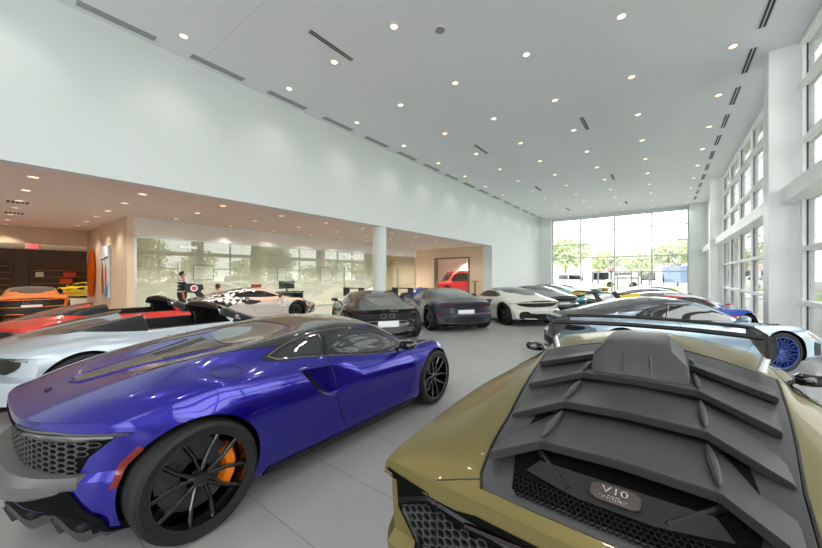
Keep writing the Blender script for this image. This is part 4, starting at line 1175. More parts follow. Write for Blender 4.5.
window(1, fr, gk, [bb(VX[i]+.03,VX[i+1]-.03,YB+.085,YB+.095,.04,6.5) for i in range(4)], M_win)
# right glazing in bays between columns
COLY = [-1.4, 11.06, 23.5]
HR = [.05,1.0,2.17,3.36,4.52,5.75,6.66]
bays = [(YF, -1.4), (-.85, 11.06), (11.61, 23.5), (24.05, 30.98)]
for i, (a, b) in enumerate(bays):
    n = max(2, round((b-a)/2.4)); ys = [a+(b-a)*k/n for k in range(n+1)]
    fr = []
    for k, y in enumerate(ys):
        w = .16 if k in (0, n) else .045
        fr.append(bb(XR-.07,XR+.10,max(a,y-w),min(b,y+w),0,ZC))
    for z in HR:
        if z == 3.36: fr.append(bb(XR-.34,XR+.1,a,b,z-.13,z+.13)); fr.append(bb(XR-.38,XR-.33,a,b,z-.16,z+.16))
        else: fr.append(bb(XR-.09,XR+.1,a,b,z-.05,z+.05))
    gk = []
    for k in range(n):
        y0 = ys[k]+(.16 if k == 0 else .045); y1 = ys[k+1]-(.16 if k == n-1 else .045)
        gk += [bb(XR-.008,XR+.016,y1-.014,y1,0,ZC-.05)]
    window(i+2, fr, gk, [bb(XR+.02,XR+.03,ys[k]+.03,ys[k+1]-.03,.05,ZC-.05) for k in range(n)], M_win)
for i, y in enumerate(COLY):
    struct('column', [bb(1.90,XR+.12,y,y+.55,0,ZC)], M_frame)
# unseen wall behind the camera, glazed for the daylight it lets in
VY = np.linspace(XL, XR, 7)
fr = [bb(x-.05,x+.05,YF,YF+.14,0,ZC) for x in VY]+[bb(XL,XR,YF,YF+.14,z-.05,z+.05) for z in HR]
window(6, fr, None, [bb(VY[i]+.03,VY[i+1]-.03,YF+.06,YF+.07,.05,ZC-.05) for i in range(6)], M_win)
# under the soffit
bm = bmesh.new(); lathe(bm, [(.275,0),(.275,ZS)], 40); o = link('column', bm_mesh(bm, 'column'), None, M_wall); o.location = (-9.36, 10.15, 0); o['kind'] = 'structure'
GX = -14.3
struct('wall_header', [bb(GX-.12,GX+.004,3.302,19.4,2.962,ZS)], M_band)
struct('wall_partition', [bb(-20.8,GX,3.1,3.3,0,ZS)], M_beige)
struct('wall_office', [bb(-19.2,-19.0,3.3,20.7,0,ZS)], mat('office_wall', (226,226,222), .8))
struct('wall_side_entry', [bb(-20.9,-20.7,YF-4,3.1,2.90,ZS)], M_beige)
struct('wall_far', [bb(-38.2,-38,YF-4,12,0,ZS)], M_dark)
struct('wall_side_far', [bb(-38,-20.8,11.8,12,0,ZS), bb(-42,-9,YF-4.2,YF-4,0,ZS+.2), bb(XL-.2,XL,YF-4,YF,0,ZS)], M_dark)
struct('wall_end', [bb(-19,-13.5,20.7,20.95,0,ZS), bb(-10.75,XL-.62,20.7,20.95,0,ZS), bb(-13.5,-10.75,20.7,20.95,2.84,ZS)], M_beige)
struct('door_1', [bb(-13.56,-13.46,20.64,21.0,0,2.9), bb(-10.79,-10.69,20.64,21.0,0,2.9), bb(-13.56,-10.69,20.64,21.0,2.82,2.9)], mat('bronze_door_frame', (110,98,84), .4, .4))
struct('wall_back_room', [bb(-20,-9.3,31,31.2,0,ZS), bb(-20.2,-20,20.7,31.2,0,ZS)], mat('service_room_wall', (232,222,216), .8))
GY = [3.3,4.9,6.9,8.9,10.9,12.9,14.4,15.9,17.6,19.4]
w = boxes('window_7', [bb(GX-.06,GX,3.1,19.4,2.90,2.96), bb(GX-.06,GX,3.1,19.4,0,.06), bb(GX-.05,GX,3.3,3.36,0,2.95), bb(GX-.05,GX,19.3,19.4,0,2.95)], mat('steel_channel', (200,206,204), .35, .6)); w['kind'] = 'structure'
for i in range(len(GY)-1): boxes('pane', [bb(GX-.04,GX-.028,GY[i]+.008,GY[i+1]-.008,.06,2.9)], M_part, w)
bx_ = []
for y in (4.9,12.9,17.6): bx_ += [bb(GX-.03,GX+.06,y-.32,y-.28,.8,2.1), bb(GX-.04,GX+.02,y-.3,y+.3,2.62,2.70)]
boxes('door_handle', bx_, M_silver, w)

# ------------------------------------------------------------------ ceiling fittings
M_led = mat('warm_lamp', (255,226,190), .5, emit=(255,214,170), estr=2.6)
M_trim = mat('lamp_trim', (225,225,225), .5)
def light_thing():
    root = empty('ceiling_downlight')
    bm = bmesh.new(); lathe(bm, [(.075,-.004),(.095,-.012),(.115,-.008),(.118,.0),(.075,.0)], 24, close=True); link('trim_ring', bm_mesh(bm, 'trim_ring'), root, M_trim)
    bm = bmesh.new(); lathe(bm, [(.072,-.002),(.05,-.006),(0,-.008)], 20); link('lamp_lens', bm_mesh(bm, 'lamp_lens'), root, M_led)
    return root
proto_l = light_thing(); first = [True]
def copy_tree(o, parent=None):
    c = o.copy(); COL.objects.link(c); c.parent = parent
    for ch in list(o.children): copy_tree(ch, c)
    return c
def downlight(x, y, z, label, group, power, ang):
    o = proto_l if first[0] else copy_tree(proto_l)
    first[0] = False
    o.location = (x, y, z); tag(o, label, 'light', group)
    k = ('spot', power)
    if k not in CACHE:
        L = bpy.data.lights.new('spot', 'SPOT'); L.energy = power; L.color = (1,.91,.81) if z < 5 else (1,.94,.88); L.spot_size = R(ang); L.spot_blend = .9; L.shadow_soft_size = .07
        CACHE[k] = L
    s = bpy.data.objects.new('spot', CACHE[k]); COL.objects.link(s); s.location = (x, y, z-.03)
LX = [-8.22,-6.33,-4.45,-2.56,-.68,1.22]
for j in range(13):
    y = 2.73+2.53*j
    if y > 31: break
    for i, x in enumerate(LX):
        if (x, j) == (-6.33, 0): pass
        downlight(x, y, ZC, 'small round recessed downlight in the high white ceiling of the main hall', 'downlights in the high ceiling', 45, 110)
for y in (-2.3, .2):
    for x in (-8.22,-4.45,-.68):
        L = bpy.data.objects.new('spot', CACHE[('spot', 45)]); COL.objects.link(L); L.location = (x, y, ZC-.05)
for y, xs in ((.73,(-10.15,-11.85,-13.65,-15.1,-16.9,-18.6,-20.2)), (2.5,(-10.15,-11.8,-13.6,-15.2,-16.9,-18.5)), (4.3,(-10.0,-11.8,-13.6)), (6.2,(-10.15,-11.85,-13.75)), (8.05,(-10.15,-11.9,-13.75)), (9.95,(-10.15,-11.8,-13.7)), (11.85,(-10.15,-11.9,-13.7)), (13.75,(-10.15,-11.9,-13.7)), (15.6,(-10.15,-11.9,-13.7)), (17.5,(-10.15,-11.9,-13.7)), (19.4,(-10.15,-11.9,-13.7))):
    for x in xs: downlight(x, y, ZS, 'small round warm downlight recessed in the low soffit', 'downlights in the low soffit', 120, 115)
CACHE[('spot', 55)] = CACHE[('spot', 120)]
def plain_spot(x, y, z, p):
    k = ('spotp', p)
    if k not in CACHE:
        L = bpy.data.lights.new('spot', 'SPOT'); L.energy = p; L.color = (1,.90,.80); L.spot_size = R(130); L.spot_blend = .9; L.shadow_soft_size = .12; CACHE[k] = L
    o = bpy.data.objects.new('spot', CACHE[k]); COL.objects.link(o); o.location = (x, y, z-.05)
for y in (4.6, 7, 9.4, 11.8, 14.2, 16.6, 19): plain_spot(-16.4, y, ZS, 700)  # lamps without fittings, added to brighten the office behind the glass
for x in (-24, -29, -34):
    for y in (-4, 0, 4, 8): plain_spot(x, y, ZS, 420)
for x, y in ((-14.5,23.5),(-12,23.5),(-15,27),(-12,29),(-16,30),(-13,30.4)): plain_spot(x, y, ZS, 900)  # more added lamps without fittings, to lighten the room beyond the doorway

def vent(loc, L, W, n, label, group, m_slot, rz=0):
    root = empty('ceiling_vent', loc, rz, label, 'vent', group)
    boxes('vent_frame', [bb(-L/2-.02,L/2+.02,-W/2-.02,-W/2,-.008,.0), bb(-L/2-.02,L/2+.02,W/2,W/2+.02,-.008,0), bb(-L/2-.02,-L/2,-W/2,W/2,-.008,0), bb(L/2,L/2+.02,-W/2,W/2,-.008,0)], M_trim, root)
    bm = bmesh.new()
    for k in range(n): box(bm, (0, -W/2+W*(k+.5)/n, -.004), (L, W/n*(.62 if n > 1 else 1), .012 if n == 1 else .006))
    link('vent_slot', bm_mesh(bm, 'vent_slot', False), root, m_slot)
M_slot = mat('vent_slot_dark', (58,60,62), .7); M_slotg = mat('vent_slot_grey', (158,163,165), .7)
y = 1.78
while y < 30.5:
    vent((-8.79, y, ZC), 1.22, .20, 1, 'long grey slot vent in the high ceiling along the left wall', 'slot vents along the left wall', M_slotg, PI/2); y += 1.9
y = 9.3
while y < 30.5:
    vent((1.60, y, ZC), 1.18, .13, 2, 'double dark slot vent in the ceiling along the right glazing', 'slot vents along the right glazing', M_slot, PI/2); y += 1.95
for i, y in enumerate((4.87, 12.5, 20.1, 27.7)):
    nth = ('nearest', 'second', 'third', 'fourth')[i]
    vent((-5.93, y, ZC), 1.2, .12, 2, '%s dark slot vent in the left middle of the high ceiling' % nth, 'slot vents in the middle of the ceiling', M_slot, PI/2)
    if i: vent((-2.15, y, ZC), 1.15, .12, 2, '%s dark slot vent in the right middle of the high ceiling' % nth, 'slot vents in the middle of the ceiling', M_slot, PI/2)
vent((-13.9, .72, ZS), .42, .42, 5, 'square louvred vent in the low soffit at the far left, nearer one', 'square soffit vents', M_slot)
vent((-16.4, .78, ZS), .42, .42, 5, 'square louvred vent in the low soffit at the far left, farther one', 'square soffit vents', M_slot)

spk = empty('ceiling_speaker', (-3.74, 5.91, ZC), 0, 'plain grey round speaker disc in the high ceiling, nearest the viewer', 'speaker')
bm = bmesh.new(); lathe(bm, [(.10,0),(.10,-.010),(.09,-.012),(0,-.012)], 28); link('speaker_grille', bm_mesh(bm, 'speaker_grille'), spk, mat('speaker_grey', (150,152,154), .7))
bm = bmesh.new(); lathe(bm, [(.10,0),(.10,-.014),(.125,-.010),(.125,0)], 28, close=True); link('speaker_rim', bm_mesh(bm, 'speaker_rim'), spk, M_trim)

# ------------------------------------------------------------------ cars
G1 = 'sports cars on the showroom floor'
blue_coupe((-3.17, .83, 0), R(90.5))
olive_coupe((-.115, 1.9))
make_car('spider', (-6.06, .76, 0), R(90.5), 'silver white open top sports car with black windscreen frame, beside the blue coupe', G1, P_silverw, cal=M_black, over={'seat': M_redleather, 'mirror': M_gloss})
make_car('spider', (-8.62, .86, 0), R(91), 'orange red open top sports car behind the silver white one', G1, P_red, over={'seat': M_redleather, 'mirror': M_gloss})
make_car('coupe_dark', (-18.35, 1.28, 0), R(176), 'orange sports car with black rear panel facing away at far left', G1, P_orange, over={'rear_grille': M_black})
make_car('coupe', (-33.0, 6.0, 0), R(215), 'yellow sports car in the dark panelled room at far left', G1, P_yellow)
make_car('racer', (-12.35, 4.95, 0), R(77), 'checkered and peach race car numbered 42 in front of the glass partition', G1, P_livery, over={'mirror': M_black})
make_car('closed', (-5.71, 6.25, 0), R(146), 'black sports car with twin high exhausts, parked left of the grey grand tourer', G1, P_blackrefl)
make_car('gt', (-4.98, 8.83, 0), R(144), 'storm grey grand tourer with slim dark tail lamps, between black and white cars', G1, P_grey)
make_car('coupe', (-3.62, 11.15, 0), R(144), 'pearl white sports car with black tail, right of the grey grand tourer', G1, P_white, cal=M_black, over={'mirror': M_gloss})
make_car('coupe', (-3.60, 14.1, 0), R(144), 'silver sports car with black roof behind the pearl white one', G1, P_silver)
make_car('coupe', (-3.80, 17.0, 0), R(144), 'teal sports car in the left row, just past the silver one', G1, P_teal)
make_car('coupe', (-3.85, 19.7, 0), R(144), 'white sports car in the left row, between two teal cars', G1, P_white)
make_car('coupe', (-3.85, 22.3, 0), R(144), 'teal sports car in the left row, beyond the far white one', G1, P_teal)
make_car('coupe', (-3.75, 25.0, 0), R(144), 'yellow sports car at the far end of the left row', G1, P_yellow)
P_icerim = mat('blue_wheel_finish', (58,86,168), .3, .5, .6)
make_car('hyper', (-1.13, 7.14, 0), R(37), 'ice blue sports car with bright blue mesh wheels by the right hand glazing', G1, P_ice, rim=P_icerim, cal=M_black, style='mesh', spokes=10)
make_car('racer_low', (-.85, 9.9, 0), R(48), 'white track car with red stripes and yellow wing endplates behind ice blue car', G1, P_striper, over={'wing_endplate': P_yellow, 'rear_wing': M_black})
make_car('coupe', (-1.30, 12.9, 0), R(42), 'white sports car with broad blue roof stripe behind the yellow winged car', G1, P_stripeb)
make_car('coupe', (-1.35, 15.9, 0), R(42), 'graphite sports car farthest in the right row', G1, P_darkgrey)
make_car('suv', (-13.6, 26.6, 0), R(235), 'bright red boxy off-road vehicle in the room behind the far doorway', G1, P_suvred, name='offroad_vehicle')

# numbers on the race car
car42 = [o for o in bpy.data.objects if o.get('label', '').startswith('checkered')][0]
for s in (-1, 1):
    t = text_mesh('42', .34, 'racing_number', .003)
    t.transform(Matrix.Translation((2.03, s*.945, .60)) @ Matrix.Rotation(PI/2 if s < 0 else PI/2, 4, 'X') @ (Matrix.Identity(4) if s < 0 else Matrix.Rotation(PI, 4, 'Y')))
    link('racing_number', t, car42, M_white)
    bm = bmesh.new(); lathe(bm, [(.10,0),(.10,.004),(0,.004)], 24, 'Y', (-.62, s*.872 if s < 0 else s*.872, 1.2)); d = link('roundel', bm_mesh(bm, 'roundel'), car42, mat('roundel_white', (222,214,220), .5))
    bm = bmesh.new(); lathe(bm, [(.06,-.004),(.06,.008),(0,.008)], 20, 'Y', (-.62, s*.872, 1.2)); link('roundel_centre', bm_mesh(bm, 'roundel_centre'), d, mat('roundel_red', (200,60,70), .5))

# ------------------------------------------------------------------ open-wheel show cars
def formula_car(loc, heading, label, pm, wm, accents):
    root = empty('open_wheel_race_car', loc, heading, label, 'car', G1)
    S = [-1.0,-.4,.4,1.0,1.5,2.2,2.9,3.6,4.0]
    y = [None,[.2,.4,.62,.62,.55,.30,.22,.16,.12],[.22,.48,.72,.72,.62,.32,.24,.18,.13],[.22,.45,.70,.70,.58,.32,.25,.18,.13],[.20,.34,.55,.58,.48,.31,.24,.17,.12],[.16,.24,.34,.40,.38,.28,.21,.15,.1],[.12,.18,.24,.30,.32,.22,.16,.11,.08],[.08,.12,.16,.20,.22,.16,.10,.07,.05],None]
    z = [[.2,.1,.08,.08,.08,.14,.2,.22,.22],[.2,.1,.08,.08,.08,.14,.2,.22,.22],[.24,.16,.14,.14,.14,.2,.24,.25,.24],[.32,.34,.34,.34,.32,.3,.3,.29,.27],[.40,.48,.52,.52,.48,.4,.36,.33,.3],[.44,.56,.62,.62,.58,.48,.42,.37,.33],[.47,.66,.78,.66,.64,.52,.46,.4,.35],[.48,.74,.92,.68,.66,.54,.47,.41,.36],[.49,.78,.98,.70,.67,.55,.48,.42,.36]]
    me = loft(dict(S=S, y=y, z=z, tail=(.0,2,0), nose=(.2,2,3.5)), 'formula_body', 50, 4, 8)
    me = boolean(me, prism_cut([(.55,.5),(.55,1.2),(1.5,1.2),(1.5,.62),(1.4,.4)], 'side', -.2, .2, M_dark_int))
    finish(me); me.materials[0] = pm; link('body', me, root)
    bm = bmesh.new(); tube(bm, [(1.75,0,.62),(1.62,0,.80),(1.5,0,.86)], .022); tube(bm, [(.6,.26,.78),(.9,.27,.88),(1.3,.2,.88),(1.5,0,.86),(1.3,-.2,.88),(.9,-.27,.88),(.6,-.26,.78)], .024)
    link('halo', bm_mesh(bm, 'halo'), root, M_black)
    link('rear_wing', blade(-1.0,-1.35,.5,.92,.03,0), root, wm)
    for s in (1, -1):
        bm = bmesh.new(); prism(bm, [(-.95,.55),(-1.4,.55),(-1.42,1.0),(-.95,.98)], lambda p, k: (p[0], s*(.5 if k else .515), p[1])); link('wing_endplate', bm_mesh(bm, 'e', False), root, wm)
        bm = bmesh.new(); prism(bm, [(3.65,.06),(4.2,.06),(4.15,.3),(3.7,.28)], lambda p, k: (p[0], s*(.9 if k else .885), p[1])); link('wing_endplate', bm_mesh(bm, 'e', False), root, accents)
        bm = bmesh.new()
        for x0, zz in ((0,.30),(0,.42),(3.1,.28),(3.1,.40)): tube(bm, [(x0+.25,s*.2,zz),(x0,s*.68,zz)], .014)
        link('suspension_arm', bm_mesh(bm, 'suspension_arm'), root, M_black)
        add_wheel(root, 0, s*.76, .34, .36, 5, 'vee', M_gloss, M_black, s); add_wheel(root, 3.1, s*.78, .34, .29, 5, 'vee', M_gloss, M_black, s)
    link('front_wing', blade(4.15,3.75,.9,.10,.03,.0), root, accents)
    bm = bmesh.new(); bmesh.ops.create_uvsphere(bm, u_segments=16, v_segments=10, radius=.14); link('helmet', tm(bm_mesh(bm, 'helmet'), Matrix.Translation((.82,0,.80))), root, M_gloss)
    return root
formula_car((-12.8, 13.0, 0), R(95), 'white and black open wheel race car near the round column', livery('white_with_black_blocks', (226,224,222), [((18,18,20), (.9, 2.6, .16)), ((18,18,20), (-.6, -.6, .10))], 1, 'swoosh'), M_black, M_white)
formula_car((-10.6, 14.4, 0), R(90), 'deep blue open wheel race car with dark rear wing past the round column', P_dblue, M_black, P_dblue)

# ------------------------------------------------------------------ people
def skin_mesh(verts, edges, rad, name, sub=2, root=0):
    me = bpy.data.meshes.new(name); me.from_pydata(verts, edges, [])
    o = bpy.data.objects.new(name, me); COL.objects.link(o)
    md = o.modifiers.new('s', 'SKIN'); md.use_smooth_shade = True; md.branch_smoothing = .6
    for i, v in enumerate(me.skin_vertices[0].data):
        r = rad[i]; v.radius = r if isinstance(r, tuple) else (r, r); v.use_root = (i == root)
    s = o.modifiers.new('u', 'SUBSURF'); s.levels = sub; s.render_levels = sub
    dg = bpy.context.evaluated_depsgraph_get(); dg.update()
    out = bpy.data.meshes.new_from_object(o.evaluated_get(dg)); bpy.data.objects.remove(o)
    out.polygons.foreach_set('use_smooth', [True]*len(out.polygons)); return out

def person(loc, heading, label, seated, shirt, trousers, hairc):
    """x forward, y left"""
    root = empty('person', loc, heading, label, 'person')
    hip = .46 if seated else .93
    sh = hip+.50; nk = hip+.57; hd = hip+.69
    V = [(0,0,hip),(0,0,hip+.16),(0,0,hip+.36),(-.01,0,sh-.02),(.0,0,nk),(.025,0,hd-.04),(.015,0,hd+.05)]
    Rr = [(.125,.095),(.12,.085),(.14,.10),(.125,.085),(.056,.056),(.068,.082),(.080,.092)]
    Ed = [(i, i+1) for i in range(6)]
    clothes_t = ([], [], []); idx = {}
    def addv(p, r, prev): V.append(p); Rr.append(r); Ed.append((prev, len(V)-1)); return len(V)-1
    arms = {}; legs = {}
    for s in (1, -1):
        a = addv((0, s*.19, sh), .058, 3)
        e = (.05, s*.26, sh-.28) if not seated else (.10, s*.25, sh-.27)
        w_ = (.24, s*.16, sh-.36) if (seated or s > 0) else (.10, s*.25, sh-.54)
        b = addv(e, .044, a); c = addv(w_, .030, b); d_ = Vector(w_)-Vector(e); d_.normalize()
        h = addv(tuple(Vector(w_)+d_*.08), (.036,.018), c)
        arms[s] = (e, w_, d_)
        l = addv((0, s*.10, hip-.04), .095, 0)
        if seated: k_, f_ = (.42, s*.13, hip+.02), (.42, s*.13, .09)
        else: k_, f_ = (.02, s*.11, .50), (-.02, s*.12, .09)
        m_ = addv(k_, .062, l); n_ = addv(f_, .042, m_); addv((f_[0]+.16, f_[1], .045), .036, n_)
        legs[s] = (k_, f_)
    skin = mat('skin', (186,132,104), .5)
    body = skin_mesh(V, Ed, Rr, 'person_body')
    bm = bmesh.new(); bm.from_mesh(body)
    for s in (1, -1):
        e, w_, d_ = arms[s]; base = Vector(w_)+d_*.10; side = d_.cross(Vector((0,0,1)));
        if side.length < .2: side = Vector((1,0,0))
        side.normalize(); nrm = side.cross(d_)
        for q, ln in ((-1.5,.058),(-.5,.075),(.5,.07),(1.5,.055)):
            o_ = base+side*q*.017; tube(bm, [o_-d_*.02, o_+d_*ln*.45-nrm*.004, o_+d_*ln*.8-nrm*.016, o_+d_*ln-nrm*.028], [.0085,.0082,.0075,.005], 8)
        o_ = Vector(w_)+d_*.04-side*.03; tube(bm, [o_, o_-side*.02+d_*.03, o_-side*.022+d_*.06-nrm*.01], [.011,.010,.007], 8)
        # ears
        g = bmesh.ops.create_uvsphere(bm, u_segments=10, v_segments=6, radius=1); bmesh.ops.transform(bm, matrix=Matrix.Translation((.01, s*.083, hd)) @ Matrix.Diagonal((.018,.008,.03,1)), verts=g['verts'])
    tube(bm, [(.095,0,hd+.015),(.125,0,hd-.012),(.10,0,hd-.022)], [.008,.015,.008], 8)      # nose
    body2 = bm_mesh(bm, 'person_body', True, 60)
    bo = link('body', body2, root, skin)
    bm = bmesh.new()
    for s in (1, -1):
        g = bmesh.ops.create_uvsphere(bm, u_segments=10, v_segments=8, radius=.011); bmesh.ops.translate(bm, verts=g['verts'], vec=(.098, s*.033, hd+.022))
    link('eyes', bm_mesh(bm, 'eyes'), bo, M_gloss)
    bm = bmesh.new(); tube(bm, [(.098,-.024,hd-.05),(.106,0,hd-.05),(.098,.024,hd-.05)], .005, 6); link('mouth', bm_mesh(bm, 'mouth'), bo, mat('lips', (150,80,72), .5))
    # hair cap
    bm = bmesh.new(); g = bmesh.ops.create_uvsphere(bm, u_segments=20, v_segments=14, radius=1)
    bmesh.ops.transform(bm, matrix=Matrix.Translation((.012,0,hd+.035)) @ Matrix.Diagonal((.102,.092,.105,1)), verts=g['verts'])
    bmesh.ops.delete(bm, geom=[v for v in bm.verts if (v.co.x > .055 and v.co.z < hd+.085) or v.co.z < hd-.05], context='VERTS')
    link('hair', bm_mesh(bm, 'hair'), bo, mat('hair_'+hairc[0], hairc[1], .7))
    # shirt
    V2 = [(0,0,hip-.06),(0,0,hip+.08)]+V[1:4]+[(.0,0,sh+.055)]; R2 = [(.178,.150),(.172,.140),(.162,.128),(.186,.140),(.172,.122),(.078,.074)]; E2 = [(0,1),(1,2),(2,3),(3,4),(4,5)]
    for s in (1, -1):
        a = len(V2); V2.append((0, s*.19, sh)); R2.append(.074); E2.append((4, a)); V2.append(arms[s][0]); R2.append(.060); E2.append((a, a+1))
    link('shirt', skin_mesh(V2, E2, R2, 'shirt'), bo, shirt)
    V3 = [(0,0,hip-.02)]; R3 = [(.125,.105)]; E3 = []
    for s in (1, -1):
        a = len(V3); V3 += [(0, s*.10, hip-.05), legs[s][0], (legs[s][1][0], legs[s][1][1], .11)]; R3 += [.108,.078,.062]; E3 += [(0,a),(a,a+1),(a+1,a+2)]
    link('trousers', skin_mesh(V3, E3, R3, 'trousers'), bo, trousers)
    for s in (1, -1):
        f_ = legs[s][1]; bm = bmesh.new()
        tube(bm, [(f_[0]-.06,f_[1],.045),(f_[0],f_[1],.055),(f_[0]+.10,f_[1],.048),(f_[0]+.20,f_[1],.035)], [.038,.046,.044,.028], 12)
        link('shoe', bm_mesh(bm, 'shoe'), bo, M_black)
    return root
def striped():
    m = mat('striped_shirt', (30,32,40), .8); nt = m.node_tree; b = nt.nodes['Principled BSDF']
    tc = nt.nodes.new('ShaderNodeTexCoord'); wv = nt.nodes.new('ShaderNodeTexWave'); wv.bands_direction = 'Z'; wv.inputs['Scale'].default_value = 2.6
    cr = nt.nodes.new('ShaderNodeValToRGB'); cr.color_ramp.elements[0].position = .72; cr.color_ramp.elements[1].position = .8
    cr.color_ramp.elements[0].color = (*lin((24,26,34)),1); cr.color_ramp.elements[1].color = (*lin((190,190,196)),1)
    nt.links.new(tc.outputs['Object'], wv.inputs[0]); nt.links.new(wv.outputs['Fac'], cr.inputs[0]); nt.links.new(cr.outputs[0], b.inputs['Base Color']); return m
person((-13.85, 4.55, 0), R(60), 'person standing in a dark shirt with pale stripes beside the race car wing', False, striped(), mat('navy_trousers', (24,26,36), .8), ('black', (20,17,15)))
person((-13.82, 5.75, 0), R(200), 'person in an orange shirt seated on a stool by the glass partition', True, mat('orange_shirt', (238,110,40), .8), mat('grey_trousers', (60,60,64), .8), ('brown', (70,48,34)))
st = empty('stool', (-13.82, 5.75, 0), 0, 'small round black stool under the person in orange', 'stool')
bm = bmesh.new(); lathe(bm, [(.17,.27),(.18,.29),(.17,.31),(0,.315)], 24); link('seat', bm_mesh(bm, 'seat'), st, M_black)
for k in range(4):
    a = PI/4+k*PI/2; link('leg', tube_mesh([(.12*math.cos(a),0.12*math.sin(a),.28),(.17*math.cos(a),.17*math.sin(a),0)], .012), st, M_silver)

# ------------------------------------------------------------------ fittings around the showroom
ex = empty('exit_sign', (-20.72, 1.45, 2.80), 0, 'lit red exit sign hanging under the beige header at far left', 'sign')
boxes('sign_case', [((.0,0,0),(.07,.36,.20))], mat('exit_case', (240,170,170), .4, emit=(255,120,120), estr=.5), ex, bev=.008)
boxes('sign_stem', [((0,0,.13),(.03,.03,.06))], M_white, ex)
t = text_mesh('EXIT', .14, 'lettering', .003); t.transform(Matrix.Translation((.04,0,0)) @ Matrix.Rotation(PI/2, 4, 'Z') @ Matrix.Rotation(PI/2, 4, 'X')); link('lettering', t, ex, mat('exit_red', (210,20,30), .4, emit=(255,20,30), estr=1.2))

# art on the beige partition
pa = empty('painting', (-17.05, 3.06, 1.75), 0, 'tall canvas with orange figures under a pale blue sky on the beige wall', 'painting')
bm = bmesh.new(); box(bm, (0,0,0), (1.15,.06,1.95), bev=.006); link('canvas', bm_mesh(bm, 'canvas'), pa, mat('canvas_sky', (190,204,216), .7, noise=(2.5, (232,236,240))))
def art(poly, m, y, nm):
    bm = bmesh.new(); prism(bm, poly, lambda p, k: (p[0], -.031-y*(1 if k else .2), p[1])); link(nm, bm_mesh(bm, nm, False), pa, m)
art(smooth_poly([(-.52,-.9),(-.5,.3),(-.3,.38),(-.12,-.1),(-.05,-.9)],2), P_orange, .004, 'painted_orange_shape')
art(smooth_poly([(.0,-.5),(.05,.25),(.22,.30),(.34,-.2),(.2,-.6)],2), mat('dull_orange', (206,110,50), .7), .005, 'painted_orange_shape')
art(smooth_poly([(-.05,-.95),(.10,-.55),(.52,-.45),(.55,-.95)],1), mat('canvas_blue', (70,130,190), .7), .006, 'painted_blue_base')
art([(-.57,.42),(.57,.52),(.57,.58),(-.57,.47)], mat('canvas_dark', (60,60,70), .7), .006, 'painted_dark_line')
wp_ = empty('wall_sculpture', (-19.3, 3.1, 1.7), 0, 'curved glossy orange panel mounted upright on the beige wall', 'sculpture')
bm = bmesh.new(); rg = []
for i in range(13):
    t_ = -1+2*i/12; w_ = .42*(1-t_*t_)**.6+.02
    rg.append([bm.verts.new((t_*.10+q*w_, -.06-.16*(1-q*q)*(1-t_*t_*.5), t_*1.0)) for q in (-1,-.6,-.2,.2,.6,1)])
for i in range(12):
    for j in range(5): bm.faces.new((rg[i][j],rg[i][j+1],rg[i+1][j+1],rg[i+1][j]))
bmesh.ops.solidify(bm, geom=bm.faces[:], thickness=.015)
link('panel', bm_mesh(bm, 'panel'), wp_, P_orange)
boxes('wall_bracket', [((0,-.06,-.4),(.1,.12,.06)), ((0,-.06,.4),(.1,.12,.06))], M_black, wp_)

# dark room: shelving, door
def shelf_unit(y0, y1, label, zs):
    s = empty('shelving_unit', (-37.9, (y0+y1)/2, 0), 0, label, 'shelf', 'oak shelving in the dark panelled room'); h = (y1-y0)/2
    boxes('back_panel', [((.03,0,1.35),(.04,2*h,2.6))], mat('walnut_back', (104,78,56), .5), s)
    for z in zs: boxes('shelf', [((.26,0,z),(.44,2*h,.06))], M_wood, s)
    for q in (-1, 1): boxes('side_panel', [((.25,q*h,1.35),(.46,.05,2.7))], M_dark, s)
shelf_unit(-3.2, 1.6, 'wide oak shelving unit along the dark back wall, left of the smaller one', (.5,.95,1.4,1.85,2.3))
shelf_unit(2.6, 6.0, 'smaller oak shelving unit behind the yellow car, holding bright orange boxes', (.5,1.0,1.5,2.0))
M_boxo = mat('orange_box', (232,70,30), .6); M_boxw = mat('white_box', (225,222,215), .6)
for i, (y, z, m, lb) in enumerate(((4.6,1.5,M_boxo,'orange red box on the upper shelf behind the yellow car'),(4.4,1.0,M_boxo,'orange red box on the middle shelf behind the yellow car'),(3.0,1.5,M_boxw,'white box on the shelf behind the yellow car'))):
    o = boxes('storage_box', [((-37.6,y,z+.2),(.36,.7 if i < 2 else .4,.34))], m, bev=.01); tag(o, lb, 'box', 'boxes on the far shelves')
d = boxes('door_2', [bb(-37.98,-37.9,-7.0,-5.9,0,2.3), bb(-37.99,-37.88,-7.08,-7.0,0,2.38), bb(-37.99,-37.88,-5.9,-5.82,0,2.38), bb(-37.99,-37.88,-7.08,-5.82,2.3,2.38)], mat('dark_door', (50,42,38), .5)); d['kind'] = 'structure'
boxes('door_handle', [((-37.86,-6.05,1.05),(.05,.05,.3))], M_silver, d)
# desk, monitor and chair made up for a car's reflection in the glass
t_ = empty('standin_desk', (-15.9, 9.9, 0), R(0), 'dark desk behind the glass partition, in place of a reflection', 'desk')
boxes('desktop', [((0,0,.74),(.8,1.9,.04))], M_black, t_, bev=.006); boxes('modesty_panel', [((.34,0,.4),(.02,1.7,.6))], M_black, t_)
for a, b in ((-.35,-.85),(.35,-.85),(-.35,.85),(.35,.85)): boxes('leg', [((a,b,.36),(.05,.05,.72))], M_black, t_)
mo = empty('monitor', (-15.85, 10.0, .76), R(0), 'black monitor on the desk behind glass, in place of a reflection', 'monitor')
boxes('screen', [((.0,0,.36),(.04,.9,.42))], M_gloss, mo, bev=.01); boxes('stand', [((0,0,.08),(.05,.06,.16)), ((0,0,.01),(.22,.3,.02))], M_black, mo)
ch = empty('standin_chair', (-16.0, 8.55, 0), 0, 'red upholstered chair behind the glass, in place of a reflection', 'chair')
